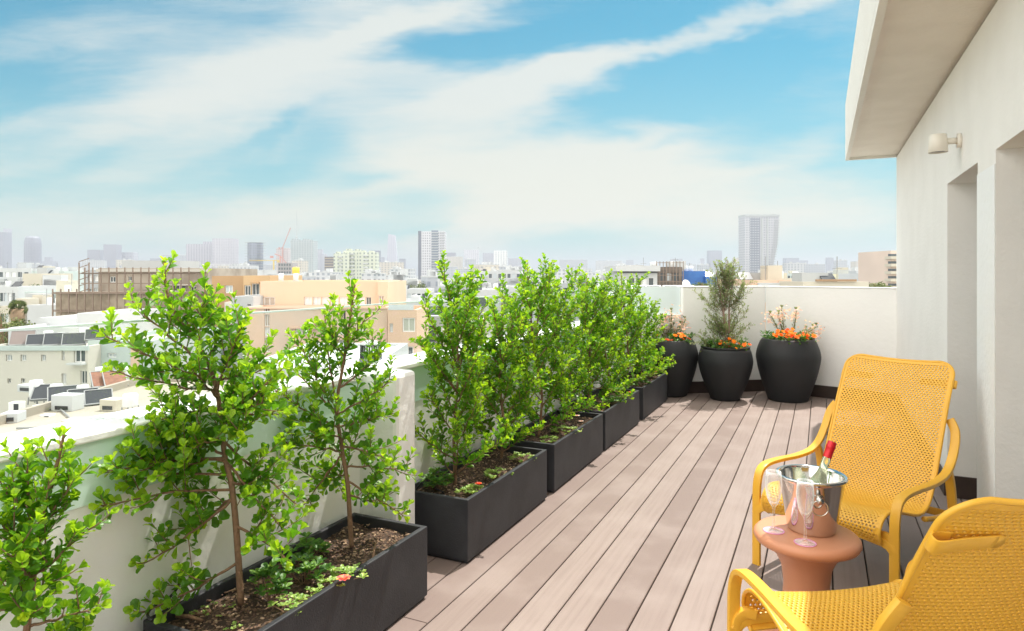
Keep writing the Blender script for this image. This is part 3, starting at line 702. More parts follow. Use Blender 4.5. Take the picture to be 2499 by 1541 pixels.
def orange_bed(label, c, rt, h, spots, seed):
    rnd = random.Random(seed); z = h*.93; t = empty('flower_bed', (c.x, c.y, z)); tag(t, label, 'flowers', 'orange flowering plants in the round pots')
    mb = MB()
    for k in range(170):
        a = rnd.random()*6.28; q = rt*math.sqrt(rnd.random())*1.04; e = Vector((math.cos(a)*q, math.sin(a)*q, rnd.uniform(.0, .10)))
        for j in range(5):
            an = rnd.random()*6.28; d = Vector((math.cos(an), math.sin(an), rnd.uniform(.2, 1.2))); s = rnd.uniform(.03, .055)
            leaf_small(mb, e, d, Vector((rnd.uniform(-.5, .5), rnd.uniform(-.5, .5), 1)), s, s*.35, rnd.random()*.8)
    mb.build('foliage', herbM, t)
    for (dx, dz, n, sp) in spots:
        for k in range(n):
            f = MB(); an0 = rnd.random()*6.28
            ox = dx+rnd.gauss(0, sp); fr = -rt*rnd.uniform(.25, 1.0)
            p = Vector((CY*ox - SY*fr, SY*ox + CY*fr, dz+rnd.gauss(0, sp*.38)+.05))
            nn = Vector((SY*.5+rnd.uniform(-.4, .4), -CY*.5+rnd.uniform(-.4, .4), .85)).normalized(); a = nn.orthogonal().normalized(); b = nn.cross(a)
            tn = rnd.choice((.1, .5, .7, .9)); s = rnd.uniform(.020, .030)
            for ring, (m_, rr, up) in enumerate(((8, 1, .2), (6, .65, .6))):
                for j in range(m_):
                    q = an0+j*6.283/m_+ring*.4; leaf_small(f, p, a*math.cos(q)+b*math.sin(q)+nn*up, nn, s*rr, s*rr*.75, min(1, max(0, tn+rnd.uniform(-.12, .12))))
            f.build('flower', orangeM, t)
def blossom_shrub(label, c, z, tips, seed, n=5):
    rnd = random.Random(seed); t = empty('blossom_shrub', (c.x, c.y, z)); tag(t, label, 'shrub', 'pink blossoming shrubs in the round pots')
    S, Lf, B = MB(), MB(), MB()
    for (dx, dy, dz, big) in tips:
        e = Vector((CY*dx - SY*dy, SY*dx + CY*dy, dz)); b = Vector((e.x*.25, e.y*.25, 0)); mid = b.lerp(e, .5)+Vector((rnd.uniform(-.03, .03), 0, .02))
        w = curve3(b, mid, e, 8); S.tube(w, [.004-.0003*i for i in range(9)], 5, False)
        clothe(Lf, w, rnd, .042, .010, .1, .7, .25, True, leaf_small, .40, 3)
        for k in range(int(36*big)):
            q = e+Vector((rnd.gauss(0, .036), rnd.gauss(0, .036), rnd.gauss(-.03, .036)))*(.8+.4*big)
            for j in range(4):
                leaf_small(B, q, Vector((rnd.uniform(-1, 1), rnd.uniform(-1, 1), rnd.uniform(-.2, 1))), Vector((rnd.uniform(-1, 1), rnd.uniform(-1, 1), .6)), .019, .016, rnd.random())
        for k in range(16):
            an = rnd.random()*6.28; leaf_small(Lf, e+Vector((0, 0, .02)), Vector((math.cos(an)*.6, math.sin(an)*.6, 1)), Vector((math.cos(an), math.sin(an), .3)), .038, .015, rnd.uniform(.5, 1))
    S.build('stems', bark, t); Lf.build('foliage', oliveM, t); B.build('blossom', blossom, t)
_, c, D, r, rt, h = potL
orange_bed('orange flowers with green leaves around the rim of the left round pot', c, rt, h, [(.06, .055, 7, .03), (-.06, -.005, 6, .03), (-.19, .04, 5, .025), (.17, .01, 3, .02)], 31)
blossom_shrub('pink blossoming shrub rising from the left round pot', c, h*.9, [(-.10, 0, .30, .7), (.01, 0, .36, 1.1), (-.05, .05, .24, .6), (.10, -.05, .22, .9), (.16, 0, .27, .6), (-.14, .03, .2, .5), (.05, .05, .2, .6)], 32)
_, c, D, r, rt, h = potM
orange_bed('orange flowers at the foot of the small tree in the middle round pot', c, rt, h, [(.0, .055, 8, .035), (.03, -.02, 6, .03), (.13, .02, 5, .025), (-.12, .04, 3, .02)], 33)
_, c, D, r, rt, h = potR
orange_bed('broad mass of orange and red flowers filling the right round pot', c, rt, h, [(-.12, .075, 15, .05), (-.02, .045, 11, .04), (.13, .045, 10, .04), (-.22, .05, 4, .02)], 34)
blossom_shrub('shrub with three upright pale pink flower heads and one leaning right, in the right pot', c, h*.92,
              [(-.19, 0, .30, .9), (-.05, .04, .36, 1.1), (-.11, -.02, .31, .8), (.085, 0, .34, 1.1), (.26, -.02, .16, 1.0), (.19, 0, .14, .8), (.31, .02, .17, .8)], 35)
def olive_tree():
    _, c, D, r, rt, h = potM; rnd = random.Random(40); z = h*.9
    t = empty('olive_tree', (c.x, c.y, z)); tag(t, 'small grey-green olive-like tree with thin trunks in the middle round pot, taller than the walls', 'tree')
    S, Lf = MB(), MB()
    def loc(dx, dy, dz): return Vector((CY*dx - SY*dy, SY*dx + CY*dy, dz))
    H = .98
    trunks = [catmull([loc(.02, 0, 0), loc(.0, .01, .2), loc(-.02, 0, .42), loc(.01, 0, .65), loc(.02, 0, H)], 5),
              catmull([loc(.03, .02, 0), loc(.04, .0, .25), loc(.05, .02, .5), loc(.08, 0, .75)], 5), catmull([loc(0, -.02, 0), loc(-.01, -.02, .3), loc(-.05, 0, .6), loc(-.1, 0, .86)], 5)]
    for w in trunks: S.tube(w, [.012*(1-.8*i/len(w))+.002 for i in range(len(w))], 7)
    def cluster(tips, w, st):
        for e in tips:
            f = min(.95, max(.05, (e.z-.12)/H)); p = path_at(w, f*.8); br = curve3(p, p.lerp(e, .5)+Vector((0, 0, -.01)), e, 6)
            S.tube(br, [.003-.0003*i for i in range(7)], 4, False); clothe(Lf, br, rnd, .040, .013, .2, .8, .2, True, leaf_small, .42, 2)
            twigs(Lf, S, br, rnd, .038, .013, .4, 5, (.05, .12), .2, .05, leaf_small, .42, 2)
    cluster([loc(rnd.gauss(.0, .13), rnd.gauss(0, .11), rnd.uniform(.58, .97)) for _ in range(28)]+[loc(.0, 0, .98), loc(-.20, 0, .86), loc(-.19, 0, .76), loc(.17, 0, .90), loc(.2, .05, .82), loc(-.12, 0, .95), loc(.1, 0, .97), loc(-.17, 0, .66)], trunks[0], 0)
    cluster([loc(.22, 0, .80), loc(.20, .02, .72), loc(.17, 0, .62), loc(.2, 0, .5), loc(.24, 0, .44), loc(.26, 0, .30)], trunks[1], 0)
    cluster([loc(rnd.gauss(-.04, .12), rnd.gauss(0, .09), rnd.uniform(.14, .40)) for _ in range(20)], trunks[2], 0)
    cluster([loc(-.20, 0, .45), loc(-.24, 0, .33), loc(-.27, 0, .2), loc(-.18, 0, .5), loc(-.12, 0, .78), loc(-.15, 0, .70)], trunks[2], 0)
    S.build('trunk', mat('pinkish grey bark', (.33, .22, .17), .85, bump=(90, .4)), t, True); Lf.build('crown', oliveM, t)
    v = empty('trailing_vine', loc(-.27, -.03, 0)+Vector((c.x, c.y, z+.02))); tag(v, 'variegated trailing plant hanging between the left and middle round pots', 'plant')
    S, Lf = MB(), MB()
    for k in range(7):
        e = loc(rnd.uniform(-.12, .05), rnd.uniform(-.05, .05), rnd.uniform(-.14, .14)); w = curve3(loc(.14, .03, -.03), loc(.02, 0, .10), e, 6)
        S.tube(w, .0018, 4, False); clothe(Lf, w, rnd, .034, .012, .5, 1, .15, True, leaf_small, .8, 2)
    S.build('stems', bark, v); Lf.build('foliage', oliveM, v)
olive_tree()

# ------------------------------------------------------------------ yellow lounge chairs
def shell_mesh():
    prof = catmull([(0, .035, .262), (0, .000, .285), (0, -.010, .325), (0, .035, .358), (0, .12, .352), (0, .24, .318), (0, .34, .290), (0, .43, .286), (0, .505, .322),
                    (0, .570, .415), (0, .630, .535), (0, .688, .655), (0, .745, .765), (0, .802, .862), (0, .840, .910)], 10)
    cum = [0]
    for i in range(len(prof)-1): cum.append(cum[-1]+(prof[i+1]-prof[i]).length)
    S = cum[-1]
    def at(s):
        s = max(0, min(S, s))
        lo = 0; hi = len(cum)-1
        while hi-lo > 1:
            m = (lo+hi)//2
            if cum[m] <= s: lo = m
            else: hi = m
        p = prof[lo].lerp(prof[hi], (s-cum[lo])/max(1e-9, cum[hi]-cum[lo])); t = (prof[hi]-prof[lo]).normalized()
        return p, Vector((0, -t.z, t.y))
    hw = .252; r = .075
    def half(s):
        d = S-s
        if d < r: return hw-r+math.sqrt(max(0, r*r-(r-d)**2))
        return hw
    def mp(u, s):
        p, n = at(s); x = u*half(s)
        return p+Vector((x, 0, 0))+n*(.016*u*u)
    return at, half, mp, S, hw
def make_chair(name, label, loc, rz):
    at, half, mp, S, hw = shell_mesh(); t = empty(name, loc, rz); tag(t, label, 'lounge chair', 'mustard yellow lounge chairs')
    mb = MB(); vd = {}
    NC = 31; cw = 2*(hw-.014)/NC/(hw)   # cell width in u
    rows = int((S-.036)/.0108); ch = (S-.036)/rows; u0 = -(hw-.014)/hw; s0 = .018
    def vid(u, s):
        k = (round(u*1e5), round(s*1e5))
        if k not in vd: vd[k] = len(mb.v); mb.v.append(tuple(mp(u, s)))
        return vd[k]
    def face(ids): mb.f.append(ids); mb.m.append(0)
    for j in range(rows):
        s1 = s0+j*ch; s2 = s1+ch; sm = (s1+s2)/2; off = .5 if j % 2 else 0.0
        ks = [u0+(i+off)*cw for i in range(-1 if off else 0, NC+1)]
        for a in ks:
            b = a+cw; aa = max(a, u0); bb = min(b, -u0)
            if bb-aa < 1e-6: continue
            m = (a+b)/2
            if aa > a+1e-6 or bb < b-1e-6:   # half cell at the side: solid
                face([vid(aa, s1), vid(bb, s1), vid(bb, s2), vid(aa, s2)]); continue
            hx, hy = cw*.27, ch*.32
            outer = [vid(a, s1), vid(m, s1), vid(b, s1), vid(b, sm), vid(b, s2), vid(m, s2), vid(a, s2), vid(a, sm)]
            c = .55
            inner = [vid(m-hx*c, sm-hy*c), vid(m, sm-hy), vid(m+hx*c, sm-hy*c), vid(m+hx, sm), vid(m+hx*c, sm+hy*c), vid(m, sm+hy), vid(m-hx*c, sm+hy*c), vid(m-hx, sm)]
            for k in range(8):
                k2 = (k+1) % 8; face([outer[k], outer[k2], inner[k2], inner[k]])
    me_o = mb.build('shell', yellow, t, True)
    so = me_o.modifiers.new('thickness', 'SOLIDIFY'); so.thickness = .005; so.offset = 0
    # solid rim round the shell
    rim = MB(); path = []
    N = 90
    for i in range(N+1): path.append(mp(1, S*i/N) if S*i/N < S-.075 else None)
    right = [mp(1, S*i/N) for i in range(N+1) if S*i/N < S-.075]
    arc = [mp(1, S-.075+.075*math.sin(a*math.pi/2/10)) for a in range(0, 11)]
    top = [mp(x, S) for x in (.8, .4, 0, -.4, -.8)]
    arcl = [mp(-1, S-.075+.075*math.sin(a*math.pi/2/10)) for a in range(10, -1, -1)]
    left = [mp(-1, S*i/N) for i in range(N, -1, -1) if S*i/N < S-.075]
    pth = right+arc+top+arcl+left
    rim.tube(pth, .0068, 8); rim.build('rim', yellow, t, True)
    bd = MB()   # flat border between rim and mesh, and front lip
    for sg in (1, -1):
        for i in range(N):
            a, b = S*i/N, S*(i+1)/N; q = (hw-.016)/hw
            bd.add([mp(sg, a), mp(sg*q, a), mp(sg*q, b), mp(sg, b)], [(0, 1, 2, 3)])
    for k in range(10):
        u1, u2 = -1+k*.2, -.8+k*.2
        for (a, b) in ((0, .020), (S-.020, S)): bd.add([mp(u1, a), mp(u2, a), mp(u2, b), mp(u1, b)], [(0, 1, 2, 3)])
    bo = bd.build('border', yellow, t); so = bo.modifiers.new('thickness', 'SOLIDIFY'); so.thickness = .0075; so.offset = 0
    ax = .298
    for sg in (1, -1):
        X = sg*ax
        arm = catmull([(X, .000, .0), (X, .0, .16), (X, .001, .30), (X, .006, .375), (X, .030, .430), (X, .085, .452), (X, .20, .452), (X, .36, .442), (X, .50, .447), (X, .585, .478),
                       (X*.995, .650, .545), (X*.97, .688, .62), (sg*.262, .705, .672)], 7)
        MB().ribbon(arm, .037, .017, (1, 0, 0), r=.16).build('arm', yellow, t, 2)
        rl = catmull([(X, .57, .462), (X, .60, .40), (X, .635, .25), (X, .685, .0)], 6)
        MB().ribbon(rl, .036, .022, (1, 0, 0), r=.16).build('rear_leg', yellow, t, 2)
        br = catmull([(X*.99, .004, .26), (sg*.285, .006, .285), (sg*.262, .012, .300), (sg*.235, .02, .296)], 5)
        MB().ribbon(br, .026, .03, (0, 1, 0), r=.16).build('bracket', yellow, t, 2)
        # side rail carrying the seat
        rail = catmull([(sg*.262, .40, .278), (sg*.272, .50, .262), (sg*.288, .58, .262), (X, .633, .262)], 5)
        MB().ribbon(rail, .022, .024, (0, 0, 1), r=.4).build('side_rail', yellow, t, True)
        # headrest strap wrapped round the edge, tongue behind the back
        st = MB(); 
        s_mid = S-.105
        def bk(u, s, off):
            p, n = at(s); return p+Vector((u*half(s), 0, 0))+n*off
        pts = [bk(sg*.86, s_mid, .007), bk(sg*.985, s_mid, .012), bk(sg*1.045, s_mid, .006), bk(sg*1.045, s_mid, -.008), bk(sg*.98, s_mid, -.012), bk(sg*.80, s_mid, -.008), bk(sg*.50, s_mid, -.006)]
        p_, n_ = at(s_mid); tdir = Vector((0, n_.z, -n_.y))
        st.ribbon(catmull(pts, 5), .036, .004, tdir, r=.3)
        st.tube([pts[-1]+n_*-.002, pts[-1]+n_*.002], .018, 16)
        st.build('strap', yellow, t, True)
    fb = catmull([(-ax, .004, .245), (-ax+.03, .004, .272), (-.2, .008, .283), (0, .010, .285), (.2, .008, .283), (ax-.03, .004, .272), (ax, .004, .245)], 6)
    MB().ribbon(fb, .034, .026, (0, 0, 1), r=.16).build('front_bar', yellow, t, 2)
    MB().ribbon([(-ax, .633, .25), (0, .633, .25), (ax, .633, .25)], .034, .022, (0, 0, 1), r=.4).build('rear_bar', yellow, t, True)
    return t
def cam2w(X, D): return Vector((-SY*D+CY*X, CY*D+SY*X, 0))
def chair_at(name, label, X, D, bx, bd):
    """front mid point at camera-plane (X,D), back direction (bx,bd)"""
    v = Vector((-SY*bd+CY*bx, CY*bd+SY*bx)); rz = math.atan2(v.y, v.x)-math.pi/2
    return make_chair(name, label, cam2w(X, D), rz)
chair_at('lounge_chair', 'mustard yellow perforated lounge chair beside the terracotta table, facing the camera', 1.427-.07*.78-.05, 2.884-.07*.626+.01, .78, .626)
chair_at('lounge_chair', 'mustard yellow perforated lounge chair in the lower right corner, seen from behind', .690+.298*.990, 2.036+.298*.12+.030, .12, -.993)

# ------------------------------------------------------------------ side table, bucket, bottle, flutes
TZ = .410
tc = cam2w(1.042*1.03, 2.42)
def table():
    t = empty('side_table', tc); tag(t, 'round terracotta side table with a thick top and flared single foot', 'table')
    MB().lathe([(0, TZ-.052), (.11, TZ-.051), (.158, TZ-.046), (.175, TZ-.037), (.182, TZ-.024), (.180, TZ-.013), (.172, TZ-.004), (.160, TZ), (0, TZ)], 64).build('tabletop', terracotta, t, True)
    MB().lathe([(0, .0), (.15, .0), (.155, .012), (.140, .03), (.105, .08), (.083, .15), (.078, .22), (.086, .285), (.105, .325), (.135, .354), (.14, .360)], 56).build('foot', terracotta, t, True)
table()
bc = cam2w(1.10, 2.44)
def bucket():
    t = empty('wine_bucket', (bc.x, bc.y, TZ)); tag(t, 'shiny steel wine bucket with ring handles standing on the terracotta table', 'bucket')
    MB().lathe([(0, .0), (.076, .0), (.081, .003), (.084, .012), (.112, .186), (.118, .192), (.123, .197), (.123, .202), (.118, .205), (.110, .203), (.108, .196), (.0805, .016), (0, .014)], 72).build('bucket_body', steel, t, True)
    for a in (-100, 80, 185):
        if a == 185: continue
        d = Vector((math.cos(R(a)+YAW), math.sin(R(a)+YAW), 0)); p = d*.1055+Vector((0, 0, .142)); s = d.cross(Vector((0, 0, 1)))
        k = MB(); k.tube([p-d*.004, p+d*.006], .012, 14); k.tube([p+d*.006, p+d*.016], [.009, .012], 14)
        knob = k.build('knob', steel, t, True)
        rg = MB(); ctr = p+d*.012-Vector((0, 0, .026)); pts = [ctr+s*(.027*math.cos(x*.2618))+Vector((0, 0, .027*math.sin(x*.2618)))-d*.004 for x in range(25)]
        rg.tube(pts, .0024, 8, False); rg.build('ring_handle', steel, t, True)
bucket()
def bottle():
    d = (Vector((CY*.40-SY*.10, SY*.40+CY*.10, 1))).normalized(); base = Vector((bc.x, bc.y, TZ+.030)) - Vector((CY*.022, SY*.022, 0))
    t = empty('wine_bottle', base); t.rotation_mode = 'QUATERNION'; t.rotation_quaternion = Vector((0, 0, 1)).rotation_difference(d)
    tag(t, 'pale wine bottle with a red foil neck leaning in the steel bucket', 'bottle')
    MB().lathe([(0, 0), (.034, 0), (.037, .004), (.037, .120), (.036, .135), (.026, .162), (.0165, .188), (.0145, .205), (.0145, .268), (0, .268)], 40).build('glass_body', bottleG, t, True)
    MB().lathe([(.0152, .246), (.0152, .262), (.0155, .282), (.0165, .284), (.0165, .292), (.0155, .294), (.0155, .306), (.014, .308), (0, .308)], 32).build('capsule', redcap, t, True)
bottle()
def flute(label, px, ybase, hh=.218):
    D = F*(CAMZ-TZ)/(ybase-HY); c = P(px, ybase, D)
    t = empty('champagne_flute', (c.x, c.y, TZ)); tag(t, label, 'wine glass', 'two champagne flutes on the terracotta table')
    outer = [(.034, .0005), (.034, .0022), (.012, .006), (.0055, .013), (.0040, .03), (.0038, .075), (.0052, .088), (.014, .100), (.022, .118), (.0275, .145), (.0295, .17), (.0275, .20), (.0260, hh)]
    inner = [(.0250, hh), (.0265, .20), (.0284, .17), (.0264, .146), (.0208, .120), (.0125, .104), (.0, .098)]
    MB().lathe([(0, .0005)]+outer+inner, 40).build('glass_bowl', glassM, t, True)
    MB().lathe([(.0345, .0006), (.0365, .0008), (.037, .0020), (.0345, .0028)], 40, closed=True).build('foot_ring', pinkG, t, True)
flute('empty champagne flute in front of the steel bucket, nearest the camera', 1965, 1326)
flute('empty champagne flute at the left side of the steel bucket', 1888, 1296)

# ------------------------------------------------------------------ city
GZ = -20.0
def ground():
    g = mat('city ground', (.33, .33, .31), .9, var=(.01, .8, (.20, .22, .17)))
    MB().add([(-9000, -1500, GZ), (9000, -1500, GZ), (9000, 9500, GZ), (-9000, 9500, GZ)], [(0, 1, 2, 3)]).build('ground', g)
    tag(bpy.data.objects['ground'], kind='structure')
ground()
def frame_at(px, D, extra=0):
    """matrix whose x runs to the right in the picture, y away, origin on the ground below px at depth D"""
    o = P(px, HY, D); return Matrix.Translation((o.x, o.y, 0)) @ Matrix.Rotation(YAW+extra, 4, 'Z')
CITYWALL = {}
def cw(name, col, rough=.8):
    return mat(name, col, rough, var=(.25, .5, tuple(c*.86 for c in col)), bump=None)
W_WHITE = cw('city white render', (.54, .555, .56)); W_GREY = cw('city grey render', (.42, .44, .45)); W_CREAM = cw('city cream render', (.55, .51, .42))
W_PEACH = cw('city peach render', (.66, .47, .35)); W_SAND = cw('city sand render', (.66, .50, .365)); W_BROWN = cw('city brown render', (.44, .28, .15)); W_MINT = cw('city mint render', (.48, .55, .53))
W_PALE = cw('city pale facade', (.58, .555, .49))
solarM = mat('dark solar glass', (.03, .034, .042), .15); tankM = mat('white water tank', (.70, .71, .71), .4); galv = mat('galvanised steel', (.26, .265, .27), .5)
def wall_panel(mb, o, ux, nrm, W, z0, z1, ops, depth=.18, mi=0):
    """vertical wall with real openings; ops = (u0,u1,za,zb)"""
    us = sorted({0, W, *[q for op in ops for q in op[:2]]}); zs = sorted({z0, z1, *[q for op in ops for q in op[2:4]]})
    def pt(u, z, d=0): return o + ux*u + Vector((0, 0, z)) - nrm*d
    for i in range(len(us)-1):
        for j in range(len(zs)-1):
            um, zm = (us[i]+us[i+1])/2, (zs[j]+zs[j+1])/2
            if any(a < um < b and c < zm < d for a, b, c, d in ops): continue
            mb.add([pt(us[i], zs[j]), pt(us[i+1], zs[j]), pt(us[i+1], zs[j+1]), pt(us[i], zs[j+1])], [(0, 1, 2, 3)], mi)
    for a, b, c, d in ops:
        for (p, q) in (((a, c), (b, c)), ((b, c), (b, d)), ((b, d), (a, d)), ((a, d), (a, c))):
            mb.add([pt(*p), pt(*q), pt(*q, depth), pt(*p, depth)], [(0, 1, 2, 3)], mi)
def block(name, label, px0, px1, ytop, D, depth, material, wins=(), cat='building', group=None, rot=0, side_wins=(), roof=None, zb=GZ, pane=None, parapet_h=.35, frame=True, kind=None):
    """box building whose front spans px0..px1 with its roof line at ytop; wins in local metres (u0,u1,za,zb,pane) below the roof line"""
    W = (px1-px0)/F*D; zt = CAMZ+(HY-ytop)/F*D
    M = frame_at((px0+px1)/2, D, rot); t = empty(name); t.matrix_world = M; tag(t, label, cat, group)
    mb = MB(); X = Vector((1, 0, 0)); Y = Vector((0, 1, 0))
    fr = Vector((-W/2, 0, 0)); h0 = zb
    ops = [(w[0], w[1], zt+w[2], zt+w[3]) for w in wins]
    wall_panel(mb, fr, X, -Y, W, h0, zt, ops)
    sops = [(w[0], w[1], zt+w[2], zt+w[3]) for w in side_wins]
    wall_panel(mb, Vector((W/2, 0, 0)), Y, X, depth, h0, zt, sops if rot <= 0 else [])
    wall_panel(mb, Vector((-W/2, depth, 0)), -Y, -X, depth, h0, zt, sops if rot > 0 else [])
    wall_panel(mb, Vector((W/2, depth, 0)), -X, Y, W, h0, zt, [])
    # roof with raised parapet edge
    e = .2; r = zt-parapet_h
    mb.add([(-W/2, 0, zt), (W/2, 0, zt), (W/2, depth, zt), (-W/2, depth, zt), (-W/2+e, e, zt), (W/2-e, e, zt), (W/2-e, depth-e, zt), (-W/2+e, depth-e, zt),
            (-W/2+e, e, r), (W/2-e, e, r), (W/2-e, depth-e, r), (-W/2+e, depth-e, r)],
           [(0, 1, 5, 4), (1, 2, 6, 5), (2, 3, 7, 6), (3, 0, 4, 7), (4, 5, 9, 8), (5, 6, 10, 9), (6, 7, 11, 10), (7, 4, 8, 11), (8, 9, 10, 11)])
    mb.build('wall', material, t)
    def win(o, ux, nr, w):
        a, b, c, d = w[:4]; pm = w[4] if len(w) > 4 else pane_d
        p = o+ux*a-nr*.15; q = o+ux*b-nr*.15; g = .02; fw = min(.07, (b-a)*.12)
        f = MB(); c_, d_ = zt+c+.005, zt+d-.005
        for (u0, u1, z0, z1) in ((a+.005, b-.005, c_, c_+fw), (a+.005, b-.005, d_-fw, d_), (a+.005, a+fw, c_+fw, d_-fw), (b-fw, b-.005, c_+fw, d_-fw), ((a+b)/2-fw/3, (a+b)/2+fw/3, c_+fw, d_-fw)):
            if not frame: continue
            vs = [o+ux*u+Vector((0, 0, z))-nr*k for k in (.10, .15) for z in (z0, z1) for u in (u0, u1)]
            f.add(vs, [(0, 1, 3, 2), (4, 6, 7, 5), (0, 4, 5, 1), (2, 3, 7, 6), (0, 2, 6, 4), (1, 5, 7, 3)])
        pn = MB(); pn.add([o+ux*u+Vector((0, 0, z))-nr*.16 for z in (c_-.01, d_+.01) for u in (a-.01, b+.01)], [(0, 1, 3, 2)])
        if frame:
            fo = f.build('window', white_pl, t); pn.build('pane', pm, fo)
        else: pn.build('window', pm, t)
    for w in wins: win(fr, X, -Y, w)
    for w in side_wins:
        if rot <= 0: win(Vector((W/2, 0, 0)), Y, X, w)
        else: win(Vector((-W/2, depth, 0)), -Y, -X, w)
    return t, W, zt
def grid(W, cols, rows, w, h, z0, dz, x0=None, x1=None, pm=None, skip=(), seed=0):
    rnd = random.Random(seed); out = []; x0 = 1.0 if x0 is None else x0; x1 = W-1.0 if x1 is None else x1
    for r in range(rows):
        for c in range(cols):
            if (r, c) in skip: continue
            cx = x0+(x1-x0)*(c+.5)/cols; za = z0-dz*r
            out.append((cx-w/2, cx+w/2, za-h, za, pm if pm else rnd.choice((pane_d, pane_d, pane_l, pane_w))))
    return out
def wd(px0, px1, D): return (px1-px0)/F*D
def pxw(px0, D, ytop, boxes):
    """windows given in photo pixels -> local metres"""
    return [((a-px0)/F*D, (b-px0)/F*D, (ytop-d)/F*D, (ytop-c)/F*D, m) for (a, b, c, d, m) in boxes]
def part_box(t, name, m, *args, **kw): return MB().box(*args).build(name, m, t, **kw)

# --- roof of the neighbouring house right below the railing
def near_roofs():
    t, W, zt = block('low_house', 'sandy flat-roofed house directly below the parapet at the left edge', -260, 345, 1085, 19, 13, cw('warm roof plaster', (.36, .325, .27)), parapet_h=.3)
    rr = zt-.3
    def at(px, D): return P(px, HY, D)
    def tank(label, px, py, D, w, h):
        c = P(px, py, D); tt = empty('water_tank', c, YAW); tag(tt, label, 'water tank', 'white solar water tanks on the roofs')
        MB().lathe([(0, 0), (w/2, 0), (w/2*1.02, .03), (w/2*1.02, h-.04), (w/2*.9, h), (0, h)], 20).build('tank_body', tankM, tt, True)
        st = MB()
        zdrop = max(.3, c.z-rr)
        for sx in (-1, 1):
            for sy in (-1, 1): st.bar((sx*w*.38, sy*w*.38, 0), (sx*w*.42, sy*w*.42, -min(zdrop, 1.0)), .035)
        st.build('stand', galv, tt)
    def panel(label, x, y, D, w, l, tilt, turn, col=solarM):
        c = P(x, y, D); tt = empty('solar_panel', c, YAW+turn); tag(tt, label, 'solar panel', 'solar heater panels on the roofs')
        M = Matrix.Rotation(tilt, 4, 'X')
        MB().box(-w/2, w/2, 0, l, -.04, .04, M=M).build('collector', col, tt)
        fr = MB()
        for (a, b, cc, d) in ((-w/2-.04, -w/2, -.02, l+.02), (w/2, w/2+.04, -.02, l+.02), (-w/2, w/2, -.04, 0), (-w/2, w/2, l, l+.04)): fr.box(a, b, cc, d, -.05, .06, M=M)
        for sx in (-1, 1): fr.bar((sx*w*.45, l*math.cos(tilt)*.95, l*math.sin(tilt)*.95), (sx*w*.45, l*math.cos(tilt)*.95, -.25), .05)
        fr.build('panel_frame', galv, tt)
    tank('white upright tank above the lowest house, left of three', 88, 968, 27, .46, .66)
    tank('white upright tank above the lowest house, middle of three', 138, 974, 27, .46, .60)
    tank('white upright tank above the lowest house, right of three', 202, 978, 27, .44, .62)
    tank('white tank beside the rusty roof sheets, left one', 244, 925, 31, .40, .55)
    tank('white tank beside the rusty roof sheets, right one', 306, 922, 31, .40, .50)
    tank('short white tank partly behind the tall shrub', 318, 992, 24, .5, .45)
    panel('dark solar panel leaning below the left white tank', 108, 975, 26.5, .9, .75, R(38), R(20))
    panel('long dark solar panel below the middle white tank', 156, 1000, 26, 1.0, 1.2, R(38), R(35))
    panel('dark solar panel with bare frame right of the middle tank', 205, 1002, 26, 1.0, 1.1, R(38), R(35))
    panel('dark solar panel at the right end of the lowest roof', 243, 1004, 26, .9, 1.1, R(38), R(35))
    rust = mat('rusty roof sheet', (.26, .12, .08), .8, var=(6, .6, (.14, .07, .05)))
    panel('reddish-brown sheet panel, left of the rusty pair', 255, 944, 30, .85, 1.0, R(34), R(40), rust)
    panel('reddish-brown sheet panel, right of the rusty pair', 285, 944, 30, .85, 1.0, R(34), R(40), rust)
    for i, (px, py, D, w, h, lab) in enumerate(((33, 1009, 25, .42, .40, 'beige air conditioner unit at the left edge of the lowest roof'), (108, 1034, 24, .36, .30, 'white air conditioner unit with dark grille on the lowest roof'), (92, 1010, 25, .45, .30, 'squat white air conditioner behind the dark-grilled one'))):
        c = P(px, py, D); tt = empty('air_conditioner', c, YAW); tag(tt, lab, 'air conditioner')
        MB().box(-w/2, w/2, 0, .35, 0, h).build('casing', white_pl, tt, bevel=.02); MB().box(w*.02, w*.44, -.012, -.002, h*.12, h*.88).build('grille', dark_metal, tt)
        if c.z > rr: MB().box(-w*.4, w*.4, .05, .3, rr-c.z, 0).build('stand', galv, tt)
    rn = random.Random(77)
    for k, (px, py, D, nm, lab) in enumerate(((20, 1045, 23, 'roof_box', 'beige box with a round hatch at the left end of the lowest roof'), (150, 1030, 25, 'roof_box', 'low white box in front of the long solar panel'), (262, 1012, 25, 'roof_box', 'flat white box right of the four leaning panels'), (60, 985, 29, 'roof_box', 'white box behind the left white tank'), (178, 1040, 22, 'roof_box', 'small grey box near the roof edge below the panels'))):
        c = P(px, py, D); tt = empty(nm, (c.x, c.y, rr), YAW+rn.uniform(-.3, .3)); tag(tt, lab, 'roof box'); w = rn.uniform(.4, .9)
        MB().box(-w/2, w/2, 0, .6, 0, rn.uniform(.25, .6)).build('casing', rn.choice((W_WHITE, W_CREAM, W_GREY)), tt, bevel=.02); MB().box(-w*.3, w*.3, -.02, -.002, .06, .2).build('hatch', dark_metal, tt)
    for k, (a, b) in enumerate((((-20, 24), (330, 27)), ((40, 22), (300, 22.5)), ((120, 27), (200, 22)))):
        p, q = P(a[0], HY, a[1]), P(b[0], HY, b[1]); p.z = q.z = rr+.06; o = p.copy(); mb = MB(); mb.tube([p-o, (p+q)/2-o+Vector((0, 0, .01)), q-o], .035, 8)
        tag(mb.build('roof_pipe', galv, None, True, loc=o), ['long pipe crossing the back of the lowest roof', 'pipe along the front of the lowest roof', 'short pipe running between the panels and the roof edge'][k], 'pipe')
    # block a: pale apartment house with heaters on its roof
    D = 37; px0 = -40; yt = 846
